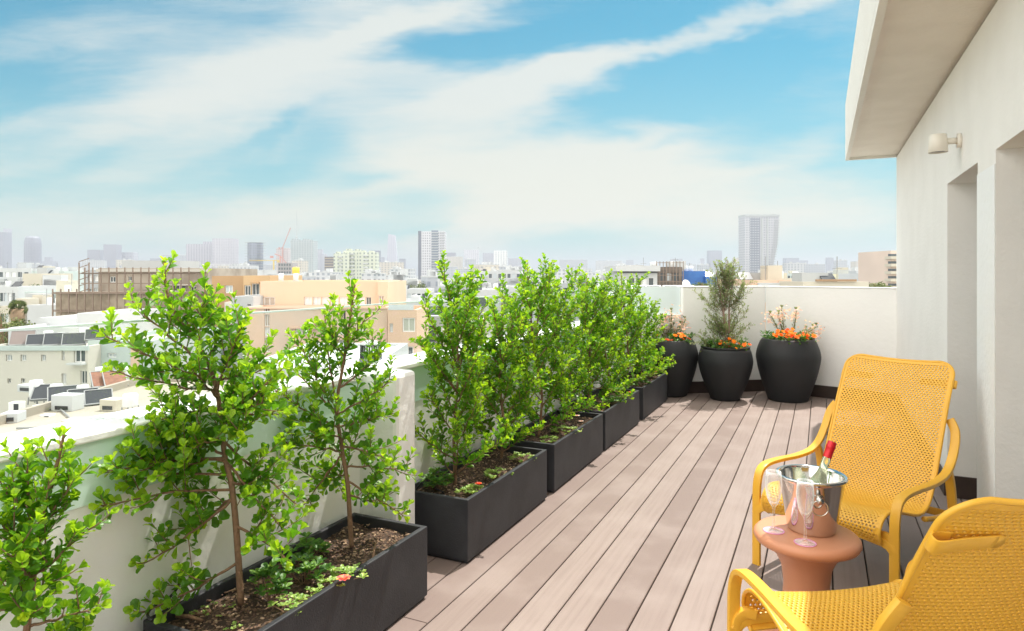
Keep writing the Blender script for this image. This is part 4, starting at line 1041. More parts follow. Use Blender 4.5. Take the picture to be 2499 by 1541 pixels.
    wins = pxw(px0, D, yt, [(14, 30, 866, 882, pane_l), (50, 64, 866, 882, pane_l), (100, 112, 866, 882, pane_l), (150, 158, 855, 880, pane_w), (180, 208, 849, 886, pane_d), (18, 27, 924, 936, pane_d), (51, 61, 924, 936, pane_d), (150, 162, 912, 940, pane_w), (196, 212, 905, 938, pane_d)])
    t, W, zt = block('apartment_house', 'pale rendered apartment house with small square windows at the left', px0, 214, yt, D, 11, W_PALE, wins)
    part_box(t, 'roof_edge', W_MINT, -W/2-.1, W/2+.1, -.12, -.003, zt-.22, zt+.04)
    part_box(t, 'balcony', W_WHITE, W/2-wd(175, 214, D), W/2, -.5, -.122, zt-.98, zt-.88)
    t2, W2, z2 = block('apartment_house', 'white wing right of the pale apartment house, behind the tall shrub', 214, 372, 832, 38.2, 10, W_MINT, pxw(214, 38.2, 832, [(262, 284, 862, 874, pane_l), (236, 252, 896, 925, pane_w), (256, 284, 905, 922, pane_l)]))
    part_box(t2, 'peach_panel', W_PEACH, -W2/2+wd(214, 320, 38.2), -W2/2+wd(214, 340, 38.2), -.05, -.003, z2-2.6, z2-.1)
    for i, (px, l, c_) in enumerate(((52, 1.1, 'wide brownish'), (93, .8, 'first black'), (135, .9, 'second black'), (180, .9, 'third black'), (236, .8, 'fourth black'))):
        panel('%s solar panel in the row on the pale apartment house' % c_, px, 842 if px < 200 else 829, 38.5, 1.15, l, R(40), R(28), solarM if i else mat('weathered solar glass', (.17, .13, .12), .5))
    for i, (px, y0, y1) in enumerate(((75, 812, 836), (118, 808, 838), (150, 812, 836), (205, 800, 826))):
        tank(['first', 'second', 'third', 'fourth'][i]+' white tank from the left behind the row of black panels', px, y1, 41, wd(0, 20, 41), wd(y0, y1, 41))
    block('roof_room', 'white rooftop room with blank wall above the pale apartment house', 188, 293, 765, 44, 6, W_WHITE, pxw(188, 44, 765, [(268, 290, 802, 812, pane_l)]))
    block('roof_room', 'low white rooftop room left of the blank white one', 95, 186, 776, 47, 6, W_WHITE, [])
    block('roof_room', 'long white rooftop wall behind the water tanks', 20, 190, 800, 43.5, 4, W_WHITE, [])
near_roofs()
def scaffold_building():
    D = 62; conc = mat('raw grey concrete', (.42, .37, .31), .9, var=(.5, .8, (.24, .20, .16))); net = mat('brown scaffold netting', (.46, .38, .29), .95, var=(.8, .9, (.24, .19, .14)))
    t, W, zt = block('scaffolded_building', 'unfinished grey-brown concrete building wrapped in scaffolding', 240, 508, 655, D, 12, conc, pxw(240, D, 655, [(267, 282, 675, 690, pane_d), (313, 322, 675, 686, pane_d), (362, 376, 697, 708, pane_d), (420, 454, 696, 712, pane_d), (464, 480, 699, 712, pane_d)]))
    zl = CAMZ+(HY-712)/F*D; part_box(t, 'lower_floor', net, -W/2-wd(0, 68, D), W/2+wd(0, 40, D), -2.0, -.01, GZ, zl)
    z1 = CAMZ+(HY-664)/F*D
    part_box(t, 'roof_beam', mat('pale concrete', (.50, .48, .43), .9), -W/2, W/2, -.35, -.02, z1, z1+.25)
    part_box(t, 'floor_beam', MATS['pale concrete'], wd(0, 40, D), W/2-1, -.3, -.02, CAMZ+(HY-697)/F*D, CAMZ+(HY-694)/F*D)
    part_box(t, 'roof_room', W_GREY, -W/2+1, wd(0, 0, D)+1.5, 2, 6, zt, zt+.75)
    sc = MB(); x0, x1 = -W/2-wd(0, 68, D), W/2+wd(0, 40, D)
    steel_ = mat('rusty scaffold tube', (.24, .18, .14), .7)
    n = 20
    for k in range(n+1):
        x = x0+(x1-x0)*k/n; top = zl+.3 if (x < -W/2 or x > W/2) else zt+.05
        sc.bar((x, -2.4, GZ), (x, -2.4, top), .09)
    for z in [zl-.1-1.6*i for i in range(6)]+[zl+.8, zl+1.7, zt-.5]:
        a, b = (x0, x1) if z < zl+.3 else (-W/2, W/2)
        sc.bar((a, -2.42, z), (b, -2.42, z), .09)
    for z in [zl-1.6*i for i in range(5)]+[zl+1.7]: 
        a, b = (x0, x1) if z < zl+.3 else (-W/2, W/2)
        sc.box(a, b, -2.35, -2.02, z-.04, z+.02)
    sc.build('scaffolding', steel_, t)
    tw = MB()
    for (a, b) in ((-W/2-.5, -2.0), (-W/2+.4, -2.0)): tw.bar((a, b, zl), (a, b, zt+.5), .08)
    for k in range(6): tw.bar((-W/2-.5, -2, zl+k*.55), (-W/2+.4, -2, zl+k*.55+.3), .06)
    tw.build('hoist_tower', steel_, t)
    s, W2, z2 = block('rear_house', 'white house partly visible behind the left end of the scaffolding', 208, 250, 660, 66, 8, W_GREY, grid(wd(208, 250, 66), 2, 2, .6, .6, -.5, 1.3, .2, 1.5))
scaffold_building()
def peach_buildings():
    block('brown_house', 'ochre brown penthouse block behind the peach building', 517, 594, 674, 52, 8, W_BROWN, pxw(517, 52, 674, [(549, 568, 697, 716, pane_l)]))
    t, W, zt = block('tan_house', 'tan penthouse block with a terrace door, right of the ochre brown one', 594, 658, 673, 51.4, 8, cw('city tan render', (.56, .39, .22)), pxw(594, 51.4, 673, [(596, 612, 697, 722, pane_d), (614, 633, 692, 722, pane_d)]))
    part_box(t, 'canopy', W_BROWN, -W/2+wd(0, 24, 51), -W/2+wd(0, 41, 51), -.6, -.003, zt-.62, zt-.52)
    D = 46; yt = 687
    wins = pxw(635, D, yt, [(643, 671, 725, 747, blind_m)]+[(742+i*21.5, 761+i*21.5, 725, 748, pane_w) for i in range(7)]+[(893, 906, 725, 748, pane_d)])
    t, W, zt = block('peach_building', 'long sand-coloured upper storey with a row of white shutters', 635, 922, yt, D, 9, W_SAND, wins)
    block('peach_building', 'narrow sand-coloured end bay with a louvred window, right of the shutter row', 922, 946, 688, 45.6, 8, W_SAND, pxw(922, 45.6, 688, [(924, 937, 722, 747, blind_m)]))
    D = 43; yt = 750
    wins = pxw(600, D, yt, [(645, 658, 751, 766, mat('rust red panel', (.34, .14, .09), .7)), (645, 658, 768, 797, blind_m), (645, 658, 799, 822, pane_w), (645, 658, 824, 860, blind_m), (720, 752, 800, 817, pane_w), (822, 840, 800, 818, pane_w),
                            (876, 893, 799, 819, pane_w), (713, 745, 862, 884, pane_l), (827, 845, 830, 850, pane_l)])
    t, W, zt = block('peach_building', 'weathered peach facade with brown window strip and balconies below the sand-coloured storey', 600, 945, yt, D, 3.0, mat('weathered peach render', (.66, .475, .36), .85, var=(.35, .9, (.56, .46, .38))), wins)
    for (a, b, y) in ((708, 820, 799), (753, 825, 826), (818, 900, 826), (708, 830, 860), (600, 945, 752)):
        xa, xb = -W/2+wd(600, a, D), -W/2+wd(600, b, D); z = CAMZ+(HY-y)/F*D
        part_box(t, 'ledge', W_PEACH, xa, xb, -.35 if y != 752 else -.1, -.003, z-.06, z+.05)
    for (a, b, y0, y1) in ((752, 822, 828, 848), (870, 897, 822, 845), (708, 750, 820, 848)):
        xa, xb = -W/2+wd(600, a, D), -W/2+wd(600, b, D); part_box(t, 'balcony_front', W_PEACH, xa, xb, -.36, -.30, CAMZ+(HY-y1)/F*D, CAMZ+(HY-y0)/F*D)
    D = 42.5
    t, W, zt = block('peach_building', 'peach right-hand wing with two stacked blinds, next to the weathered facade', 946, 1017, 757, D, 6, W_PEACH,
          pxw(946, D, 757, [(951, 959, 790, 812, pane_w), (951, 959, 851, 872, pane_d), (982, 1013, 776, 811, mat('grey green blind', (.46, .48, .42), .6)), (982, 1009, 846, 876, pane_d)]))
    part_box(t, 'parapet_glass', pane_l, -W/2+.05, W/2-.2, -.02, .04, zt, zt+.35)
    block('stair_tower', 'windowless pale grey stair tower at the left end of the peach building', 566, 618, 724, 44.2, 5, W_GREY, pxw(566, 44.2, 724, [(604, 612, 742, 748, pane_d)]))
    block('side_house', 'grey side wing between the scaffolded building and the stair tower', 548, 572, 738, 48, 5, W_PALE, [])
    for lab, px in (('left of two white roof tanks on the sand-coloured storey', 686), ('right of two white roof tanks on the sand-coloured storey', 722)):
        c = P(px, 686, 50); tt = empty('water_tank', c, YAW); tag(tt, lab, 'water tank', 'white roof tanks on the peach building')
        MB().lathe([(0, 0), (.19, 0), (.19, .52), (.15, .56), (0, .56)], 16).build('tank_body', tankM, tt, True)
        MB().box(-.2, .2, -.2, .2, -.35, -.002).build('base_block', W_WHITE, tt)
    c = P(722, 668, 50.6); tt = empty('yellow_drum', c); tag(tt, 'yellow ribbed drum standing above the right white roof tank', 'drum'); MB().lathe([(0, 0), (.27, 0), (.27, .1), (.25, .12), (.27, .14), (.27, .45), (.1, .5), (0, .5)], 16).build('drum_body', mat('yellow plastic', (.70, .50, .08), .5), tt, True)
    MB().box(-.06, .06, -.06, .06, -1.2, -.002).build('post', galv, tt)
    # pipe and pole on the neighbour's roof
    D = 5.2; c = P(905, 905, D); tt = empty('roof_vent', (c.x, c.y, c.z)); tag(tt, 'black slotted chimney vent rising just beyond the parapet', 'chimney')
    rr = 28/F*D
    MB().lathe([(0, -3.2), (rr, -3.2), (rr, .095), (rr*.94, .10), (0, .10)], 28).build('pipe', mat('dark grey metal pipe', (.09, .10, .12), .5), tt, True)
    sl = MB()
    for k in range(12):
        a = k*6.283/12; sl.bar((math.cos(a)*rr*.88, math.sin(a)*rr*.88, .09), (math.cos(a)*rr*.84, math.sin(a)*rr*.84, .205), .012, .008)
    sl.build('slats', dark_metal, tt)
    MB().lathe([(0, .205), (rr*.95, .205), (rr*.97, .212), (rr*.5, .235), (0, .24)], 28).build('cap', mat('pale metal cap', (.55, .57, .58), .4), tt, True)
    a, b = P(842, 880, 6), P(841, 758, 6); o = a.copy(); o.z -= 3; mb = MB(); mb.tube([Vector((0, 0, 0)), b-o], .009, 6); tag(mb.build('antenna_pole', dark_metal, None, loc=o), 'thin dark antenna pole behind the second foreground shrub', 'pole')
    # white vaulted roofs right behind the parapet
    t, W, zt = block('white_roof', 'white flat roof with soft edges just below the railing, left of the black vent', 575, 905, 898, 14, 5, W_WHITE, [], parapet_h=.08)
    t, W, zt = block('white_roof', 'second white roof step in front of the black vent', 560, 1080, 985, 11, 2.6, W_WHITE, [], parapet_h=.06)
    c = P(612, 954, 13.2); tt = empty('solar_panel', c, YAW+R(15)); tag(tt, 'tilted dark solar panel on the white roof just beyond the parapet', 'solar panel')
    M = Matrix.Rotation(R(45), 4, 'X'); MB().box(-.2, .2, 0, .28, -.02, .02, M=M).build('collector', solarM, tt)
    fr = MB(); fr.bar((-.2, 0, -.3), (-.2, 0, 0), .02); fr.bar((.2, 0, -.3), (.2, 0, 0), .02); fr.bar((0, .19, -.3), (0, .19, .19), .02); fr.build('panel_frame', galv, tt)
peach_buildings()

# --- middle distance
def middle():
    def b(label, px0, px1, yt, D, m, cols=0, rows=0, w=1.0, h=1.1, dep=10, cat='building', group='low white city blocks in the middle distance', pm=None, rot=0, **kw):
        W = wd(px0, px1, D); wins = grid(W, cols, rows, min(w, W/max(cols, 1)*.6), h, -.9, 3.0, .4, W-.4, pm, seed=int(px0)) if cols else []
        t, W, zt = block('city_house', label, px0, px1, yt, D, dep, m, wins, cat, group, rot, frame=False, **kw)
        rn = random.Random(int(px0*7+D)); s_ = D/100.0
        for k in range(rn.randint(2, 4)):
            x = rn.uniform(-W*.42, W*.3); y = rn.uniform(1, dep*.5); q = rn.random()
            if q < .4: MB().lathe([(0, 0), (.35, 0), (.35, 1.0), (.3, 1.08), (0, 1.08)], 12, (x, y, zt-.3)).build('roof_tank', tankM, t, True)
            elif q < .75: part_box(t, 'roof_hut', rn.choice((W_GREY, W_WHITE, W_CREAM)), x, x+rn.uniform(1.2, 2.6), y, y+2, zt-.3, zt+rn.uniform(.5, 1.5))
            else:
                c = MB(); Mx = Matrix.Translation((x, y, zt)) @ Matrix.Rotation(R(35), 4, 'X'); c.box(-.6, .6, 0, 1.2, -.04, .04, M=Mx); c.build('roof_collector', solarM, t)
        a = MB(); x = rn.uniform(-W*.4, W*.4); a.bar((x, 2, zt-.3), (x, 2, zt+rn.uniform(1.2, 2.4)), .05); a.bar((x-.4, 2, zt+1.1), (x+.4, 2, zt+1.1), .04); a.build('antenna', galv, t)
        for k in range(min(cols, 3)):
            if rows > 1 and W > 5: part_box(t, 'balcony', W_GREY, -W/2+.5+k*W/3.2, -W/2+.5+k*W/3.2+min(2.2, W/4), -.8, -.01, zt-3.2-3*(k % 2), zt-2.4-3*(k % 2))
        return t, W, zt
    b('white stepped apartment block at the far left edge, below two hazy towers', -10, 76, 655, 150, W_WHITE, 5, 4, 1.6)
    b('white block with narrow dark windows at the left edge above the palm', -8, 44, 700, 95, W_WHITE, 4, 3, .8, 1.2)
    b('cream block with terraces right of the left-edge white block', 55, 101, 668, 140, W_CREAM, 0, 0)
    b('white block with green-tinted roof terraces, right of the cream one', 78, 156, 662, 148, W_MINT, 4, 3, 1.4)
    b('long low white house left of the scaffolding', 60, 174, 712, 88, W_MINT, 3, 1, 2.2)
    b('white wall house above the palm, right side', 66, 172, 745, 80, W_WHITE, 0, 0)
    b('cream house behind the palm tree', -8, 40, 748, 82, W_CREAM, 3, 2, .9)
    b('small white houses with dark roof edge left of the scaffolding', 150, 214, 680, 160, W_GREY, 5, 3, 1.0)
    b('white house with pitched canopy right of the scaffolded building', 498, 545, 668, 110, W_WHITE, 3, 3, .8)
    b('low white house below the slender blue tower', 940, 1045, 706, 130, W_WHITE, 8, 2, 1.0)
    b('white house with dark roof tanks below the white tower', 960, 1100, 735, 95, W_WHITE, 6, 2, 1.2)
    b('pale house right of the peach wing', 1010, 1100, 772, 62, W_GREY, 3, 4, 1.3, 1.5)
    b('cream corner house behind the second trough shrubs', 1080, 1180, 805, 50, W_CREAM, 3, 3, 1.0, 1.2)
    b('white block with dark roof louvre behind the thin leader shrub', 1068, 1160, 680, 190, W_WHITE, 6, 2, 2.0)
    b('wide white block with two rows of small square windows', 1165, 1285, 662, 210, W_WHITE, 10, 3, 1.1, 1.3)
    b('white block joined to the right of the small-window block', 1270, 1330, 672, 200, W_WHITE, 4, 2, 2.0)
    b('white facade with one wide grey window behind the dense shrubs', 1155, 1235, 708, 90, W_WHITE, 2, 4, 2.4, 1.3)
    b('white slab house behind the tallest dense shrub', 1235, 1330, 700, 105, W_WHITE, 4, 3, 1.4)
    b('grey-white block between the dense shrubs', 1330, 1430, 692, 130, W_GREY, 5, 3, 1.4)
    b('low white block below the hazy right-hand towers', 1360, 1500, 678, 180, W_WHITE, 8, 2, 1.4)
    b('pale block at the back between two dense shrub tips', 1425, 1505, 700, 100, W_WHITE, 4, 3, 1.2)
    t, W, zt = b('white modern house with overhanging flat roof, behind the row of solar panels', 1512, 1604, 663, 88, W_WHITE, 5, 3, .75, 1.0)
    part_box(t, 'roof_slab', W_WHITE, -W/2-.6, W/2+.2, -.9, 9, zt+.02, zt+.75); part_box(t, 'roof_shadow_band', mat('dark eave shade', (.10, .11, .12), .6), -W/2-.4, W/2, -.12, -.01, zt-.22, zt-.02)  # dark strip colours in the shade under the roof slab
    t, W, zt = b('dark brown scaffolded house right of the white modern house', 1600, 1665, 652, 96, mat('brown netting', (.20, .17, .145), .95, var=(.9, .8, (.12, .10, .085))), 3, 2, 1.0)
    sc = MB()
    for k in range(9): sc.bar((-W/2+W*k/8, -.6, GZ), (-W/2+W*k/8, -.6, zt+.8), .09)
    for k in range(5): sc.bar((-W/2, -.6, zt+.6-k*.9), (W/2, -.6, zt+.6-k*.9), .08)
    sc.build('scaffolding', MATS['rusty scaffold tube'], t)
    t, W, zt = b('house wrapped in bright blue construction sheeting', 1664, 1722, 662, 100, mat('blue sheeting', (.03, .13, .42), .5, var=(.7, .5, (.05, .22, .55))), 0, 0)
    b('smaller blue-sheeted block right of the large blue one', 1722, 1750, 676, 99, MATS['blue sheeting'], 0, 0)
    b('pale block behind the small tree crown', 1745, 1830, 676, 150, W_GREY, 5, 2, 1.2)
    t, W, zt = b('low peach roof terrace house right of the small tree', 1835, 1930, 684, 60, W_PEACH, 0, 0); part_box(t, 'white_wall', W_WHITE, -W/2+.5, W/2-.3, -.3, -.01, zt-2, zt-.25)
    b('cream box house with brown eave under the curved tower', 1905, 1975, 680, 75, W_CREAM, 0, 0)
    b('pale teal blocks right of the curved tower', 1900, 1960, 668, 260, W_MINT, 6, 3, 1.6)
    t, W, zt = b('long cream flat-roofed house above the back wall', 1960, 2120, 688, 55, W_CREAM, 0, 0); part_box(t, 'roof_strip', mat('brown eave', (.34, .22, .13), .8), -W/2+1.0, 1.6, -.25, -.01, zt+.02, zt+.2)
    b('yellowish terrace block in front of the two rounded towers', 2018, 2092, 669, 150, cw('city yellow render', (.60, .58, .42)), 0, 0)
    b('pale violet block left of the balcony tower', 2090, 2150, 662, 190, W_GREY, 7, 2, 1.3)
    b('white block directly left of the balcony tower', 2118, 2176, 668, 110, W_WHITE, 3, 2, 1.2)
    t, W, zt = block('balcony_tower', 'peach apartment tower with stacked balconies at the building corner', 2174, 2230, 612, 85, 8, cw('city rose render', (.66, .54, .46)), [], frame=False)
    for k in range(9):
        part_box(t, 'balcony', W_CREAM, -W/2-.3, -W/2+1.2, -.6, .9, zt-1.1-k*.95, zt-.75-k*.95)
        part_box(t, 'window', pane_d, -W/2-.02, -W/2+.9, -.02, .6, zt-.72-k*.95, zt-.42-k*.95)
    for i, (px, l) in enumerate(((1562, 'first'), (1598, 'second'), (1641, 'third'), (1678, 'fourth'))):
        c = P(px, 711, 20); tt = empty('solar_panel', c, YAW); tag(tt, '%s dark solar panel from the left in the row above the frosted screen' % l, 'solar panel', 'row of solar panels above the frosted screen')
        M = Matrix.Rotation(R(28), 4, 'X'); w = wd(0, 33, 20); MB().box(-w/2, w/2, 0, .28, -.015, .015, M=M).build('collector', solarM, tt)
        fr = MB(); fr.box(-w/2-.03, -w/2, -.03, .31, -.02, .03, M=M); fr.box(w/2, w/2+.03, -.03, .31, -.02, .03, M=M); fr.box(-w/2, w/2, .282, .31, -.02, .03, M=M); fr.bar((0, .25, .1), (0, .25, -.5), .03); fr.build('panel_frame', white_pl, tt)
    block('solar_roof', 'white flat roof carrying the row of four solar panels', 1480, 1750, 720, 19.2, 6, W_WHITE, [], parapet_h=.05)
    # satellite dish
    c = P(1673, 695, 22); tt = empty('satellite_dish', c, YAW+R(20)); tag(tt, 'white satellite dish standing behind the row of solar panels', 'satellite dish')
    prof = [(.155*k/8, .05*(k/8)**2) for k in range(9)]; M = Matrix.Rotation(R(72), 4, 'X')
    mb = MB().lathe(prof, 28); mb.v = [tuple(M @ Vector(v)) for v in mb.v]; d = mb.build('reflector', white_pl, tt, True); d.modifiers.new('thickness', 'SOLIDIFY').thickness = .01
    MB().bar((0, .05, -.6), (0, .03, -.02), .03).build('mast', galv, tt); MB().bar((.02, -.02, -.13), (.17, -.28, -.03), .02).build('feed_arm', galv, tt)
middle()
def filler():
    rnd = random.Random(9); far = [facade_mat('far white facade', (.52, .53, .55), (.25, .28, .32), 4.2, 3.2), facade_mat('far grey facade', (.42, .44, .48), (.25, .28, .33), 3.6, 3.2), facade_mat('far cream facade', (.55, .51, .45), (.30, .30, .30), 4.6, 3.2)]
    k = 0
    for D, n, hr in ((150, 18, (13.5, 19)), (195, 18, (14, 20)), (240, 20, (16, 21)), (330, 16, (16, 23)), (460, 18, (16, 26)), (650, 20, (18, 30)), (900, 22, (18, 38)), (1300, 22, (20, 52)), (1900, 20, (20, 70))):
        for i in range(n):
            px = -60+2350*(i+rnd.uniform(.1, .9))/n; Dd = D*rnd.uniform(.9, 1.15); W = Dd*rnd.uniform(24, 70)/F; Hh = rnd.uniform(*hr); dep = rnd.uniform(10, 22)
            ci = rnd.randrange(3); M = frame_at(px, Dd, rnd.uniform(-.5, .5)); t = empty('city_block'); t.matrix_world = M
            where = 'left of the peach building' if px < 560 else 'behind the peach building' if px < 960 else 'behind the trough shrubs' if px < 1600 else 'above the back wall'
            tag(t, '%s %s hazy city block %s' % (['white', 'grey', 'cream'][ci], 'mid-rise' if D < 700 else 'distant', where), 'building', 'hazy %s blocks of the city plain %s' % (['white', 'grey', 'cream'][ci]+(' mid-rise' if D < 700 else ' distant'), where))
            mb = MB(); mb.box(-W/2, W/2, 0, dep, GZ, GZ+Hh)
            mb.build('wall', far[ci], t)
            rf = MB(); z = GZ+Hh
            rf.box(-W/2-.15, W/2+.15, -.15, dep+.15, z+.01, z+.5)
            for q in range(3):
                x = rnd.uniform(-W*.4, W*.3); rf.box(x, x+rnd.uniform(2, 4), 2, 6, z+.5, z+rnd.uniform(1.4, 3.2))
            rf.build('roof', W_WHITE, t)
filler()

# --- towers of the skyline
def tower(label, px0, px1, ytop, D, wall, glass, pw=4.0, ph=3.4, fw=.55, fh=.5, rot=0, crown=None, mast=None, shape=None, slabs=False, depth=None, balc=None):
    W = wd(px0, px1, D); zt = CAMZ+(HY-ytop)/F*D; dep = depth or W*.7
    M = frame_at((px0+px1)/2, D, rot); t = empty('tower'); t.matrix_world = M; tag(t, label, 'tower')
    m = facade_mat('facade %.2f %.2f %.1f %.1f' % (wall[0], glass[0], pw, fw), wall, glass, pw, ph, fw, fh)
    if rot: k = abs(math.cos(rot))+abs(math.sin(rot))*dep/W; W /= k; dep /= k
    mb = MB()
    if shape == 'round':
        n = 20; prof = [(W/2, GZ), (W/2, zt-W*.45), (W*.44, zt-W*.12), (W*.36, zt), (0, zt)]
        mb.lathe(prof, n, (0, dep/2, 0))
    elif shape == 'lens':   # curved sides in plan
        n = 12; pts = [(W/2*math.cos(a), dep/2+dep/2*math.sin(a)*(1.0)) for a in [2*math.pi*i/n for i in range(n)]]
        vs = [(x, y, z) for z in (GZ, zt) for x, y in pts]; mb.add(vs, [(i, (i+1) % n, n+(i+1) % n, n+i) for i in range(n)]+[tuple(range(n, 2*n))])
    elif shape == 'taper':
        vs = [(-W/2, 0, GZ), (W/2, 0, GZ), (W/2, dep, GZ), (-W/2, dep, GZ), (-W*.30, W*.1, zt), (W*.28, W*.1, zt-3), (W*.28, dep*.8, zt-3), (-W*.30, dep*.8, zt)]
        mb.add(vs, [(0, 1, 5, 4), (1, 2, 6, 5), (2, 3, 7, 6), (3, 0, 4, 7), (4, 5, 6, 7)])
    else: mb.box(-W/2, W/2, 0, dep, GZ, zt)
    mb.build('tower_body', m, t)
    if crown:
        for (a, b, hh) in crown: part_box(t, 'crown', m, -W/2+W*a, -W/2+W*b, dep*.2, dep*.7, zt+.01, zt+hh)
    if slabs:
        sl = MB(); z = zt
        while z > -15: sl.box(-W/2-.5, W/2+.5, -.9, dep+.5, z-.25, z+.12); z -= 3.4
        sl.build('floor_slabs', W_GREY, t)
    if balc:
        a, b = balc; z = zt-3
        while z > -6: part_box(t, 'balcony', W_WHITE, -W/2+W*a, -W/2+W*b, -1.6, -.01, z-.5, z+.4); z -= 3.4
    if mast:
        x, hh = mast; ms = MB(); ms.tube([(x*W, dep/2, zt), (x*W, dep/2, zt+hh*.6), (x*W, dep/2, zt+hh)], [.9, .6, .3], 6); ms.box(x*W-1.8, x*W+1.8, dep/2-1.8, dep/2+1.8, zt+4, zt+6.5); ms.build('mast', W_GREY, t)
    return t, W, zt, dep
HZ1, HZ2, HZ3 = 2600, 1900, 1350
def towers():
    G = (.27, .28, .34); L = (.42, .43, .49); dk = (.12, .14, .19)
    tower('grey glass tower cut by the left edge of the photo', -22, 11, 567, HZ2, G, dk); tower('pale slim tower wing just inside the left edge', 8, 22, 558, HZ2+60, L, G)
    tower('tall rounded-top grey tower near the left edge', 53, 89, 577, HZ3+200, G, dk, shape='round')
    tower('hazy distant stepped pyramid block right of the rounded tower', 100, 128, 638, HZ1+300, G, G, crown=[(.2, .7, 18)])
    tower('hazy twin tower, shorter left one, above the scaffolding', 213, 244, 610, HZ2, G, G, fw=.2); tower('hazy twin tower, taller right one, above the scaffolding', 252, 284, 597, HZ2-40, G, G, fw=.2)
    tower('pale low tower with square openings right of the hazy twins', 293, 325, 616, HZ2, L, G, 9, 8)
    tower('small hazy block behind the tall shrub tip', 366, 396, 631, HZ2+300, G, G)
    t, W, zt, d = tower('broad pale tower slab with vertical ribs, left part of the cluster', 454, 516, 596, 1500, (.44, .43, .48), (.26, .26, .32), 6, 3.4, .45, .85, crown=[(.6, .95, 6)])
    tower('broad pale tower with slightly curved top, right part of the cluster', 508, 573, 582, 1460, (.47, .46, .51), (.28, .28, .34), 5, 3.4, .5, .5, shape='lens')
    tower('low white block in front of the pale tower cluster', 506, 578, 644, 1000, (.54, .53, .56), (.34, .33, .37), 4, 3.2)
    tower('dark blue-grey tower with white balcony ladders', 598, 636, 592, 820, (.34, .37, .46), (.10, .12, .19), 3.2, 3.2, .55, .5, slabs=True, shape='lens', depth=16)
    t, W, zt, d = tower('unfinished tower with cranes on top', 674, 703, 606, 1200, (.55, .48, .48), (.33, .30, .32), 4, 3.4)
    tower('grey-green glass tower carrying a tall thin mast', 709, 764, 587, 1150, (.40, .44, .45), (.24, .29, .31), 4.5, 3.3, .6, .6, mast=(-.34, 52), crown=[(0, .3, 3), (.5, .8, 3)])
    tower('hazy slim tower right of the masted one', 768, 786, 609, HZ2, L, G); tower('hazy low tower peeking between the masted tower and the striped one', 782, 796, 621, HZ2, L, G)
    tower('dark tower with slanting pale stripes beside the cream apartment towers', 792, 818, 627, 640, (.16, .15, .16), (.42, .36, .28), 60, 2.6, 1.0, .3)
    for lab, a, b, y in (('left cream-green apartment tower of the group', 814, 852, 619), ('middle cream-green apartment tower, the tallest of the group', 838, 886, 612), ('right cream-green apartment tower of the group', 874, 919, 616)):
        t, W, zt, d = tower(lab, a, b, y, 560+(b-a)*.3, (.54, .57, .47), (.19, .23, .23), 3.4, 3.0, .4, .5, crown=[(.1, .35, 1.6), (.55, .8, 1.2)], balc=(.30, .55))
    tower('hazy rounded tower behind the cream-green group', 899, 927, 612, 1500, G, dk, shape='lens'); tower('faint slim tower left of the slender blue one', 930, 938, 628, HZ1, G, G)
    t, W, zt, d = tower('slender tapering blue-grey tower with slanted top', 941, 970, 571, HZ3+150, (.46, .47, .54), (.40, .41, .50), 5, 4, .6, .8, shape='taper')
    tower('thin hazy tower right of the slender blue one', 974, 989, 632, HZ2, G, G)
    # the white tower with balconies
    t, W, zt, d = tower('tall white tower with dark edge strip, punched windows and balcony bays', 1021, 1085, 565, 780, (.56, .56, .60), (.17, .17, .21), 2.6, 3.0, .45, .5)
    part_box(t, 'edge_strip', mat('tower dark strip', (.14, .15, .19), .4), -W/2-.2, -W/2+W*.11, -.3, d, GZ, zt+.4)
    part_box(t, 'glass_bay', mat('tower bay glass', (.20, .23, .29), .25), -W/2+W*.50, -W/2+W*.76, -.25, -.02, GZ, zt+1.2)
    z = zt-1.5
    while z > -4: part_box(t, 'balcony', W_WHITE, -W/2+W*.5, -W/2+W*.76, -1.3, -.26, z-.35, z+.35); part_box(t, 'side_balcony', W_GREY, W/2-W*.18, W/2+1.2, -1.0, -.02, z-.3, z+.25); z -= 3.0
    tower('hazy flat-topped tower right of the tall white tower', 1088, 1112, 617, HZ2, G, G); tower('pale tower with thin mast above the shrub leader', 1132, 1168, 610, 1700, (.58, .58, .64), G, 5, 3.5, mast=(.45, 16))
    tower('hazy broad tower left of the white gridded one', 1178, 1210, 618, 1800, L, G); tower('white gridded tower in the middle of the skyline', 1205, 1238, 612, 1150, (.68, .69, .70), (.34, .38, .42), 4.5, 3.4, .5, .55)
    tower('wide low hazy tower right of the white gridded one', 1240, 1272, 631, 1900, L, G); tower('small grey block at the foot of the gridded tower', 1176, 1198, 643, 900, G, dk)
    for lab, a, b, y, D in (('slim bluish hazy tower above the tallest dense shrub', 1322, 1334, 642, 2000), ('squat bluish hazy tower between two shrub tips', 1389, 1411, 650, 1900), ('plain hazy tower left of the white modern house', 1461, 1480, 636, 2100), ('very faint far tower above the white modern house', 1530, 1546, 635, HZ1+500),
                            ('faint stepped tower above the blue sheeting', 1640, 1666, 632, HZ1), ('thin faint tower right of the blue sheeting', 1710, 1719, 631, HZ1), ('hazy slanted-top tower left of the small tree crown', 1731, 1762, 612, 1750),
                            ('left rounded hazy tower above the back wall', 2018, 2038, 629, 1900), ('right rounded hazy tower above the back wall', 2050, 2069, 637, 1900), ('hazy office slab right of the curved tower', 1919, 1950, 630, 1900), ('lower hazy office slab right of the curved tower', 1944, 1972, 636, 2050),
                            ('faint low tower at the end of the office slabs', 1968, 1986, 650, HZ1), ('pale round-cornered block left of the balcony tower', 2140, 2166, 647, 700)):
        tower(lab, a, b, y, D, (.31, .33, .40) if D < HZ1 else (.36, .37, .43), (.26, .28, .34), 5, 3.6, shape='lens' if 'round' in lab else None)
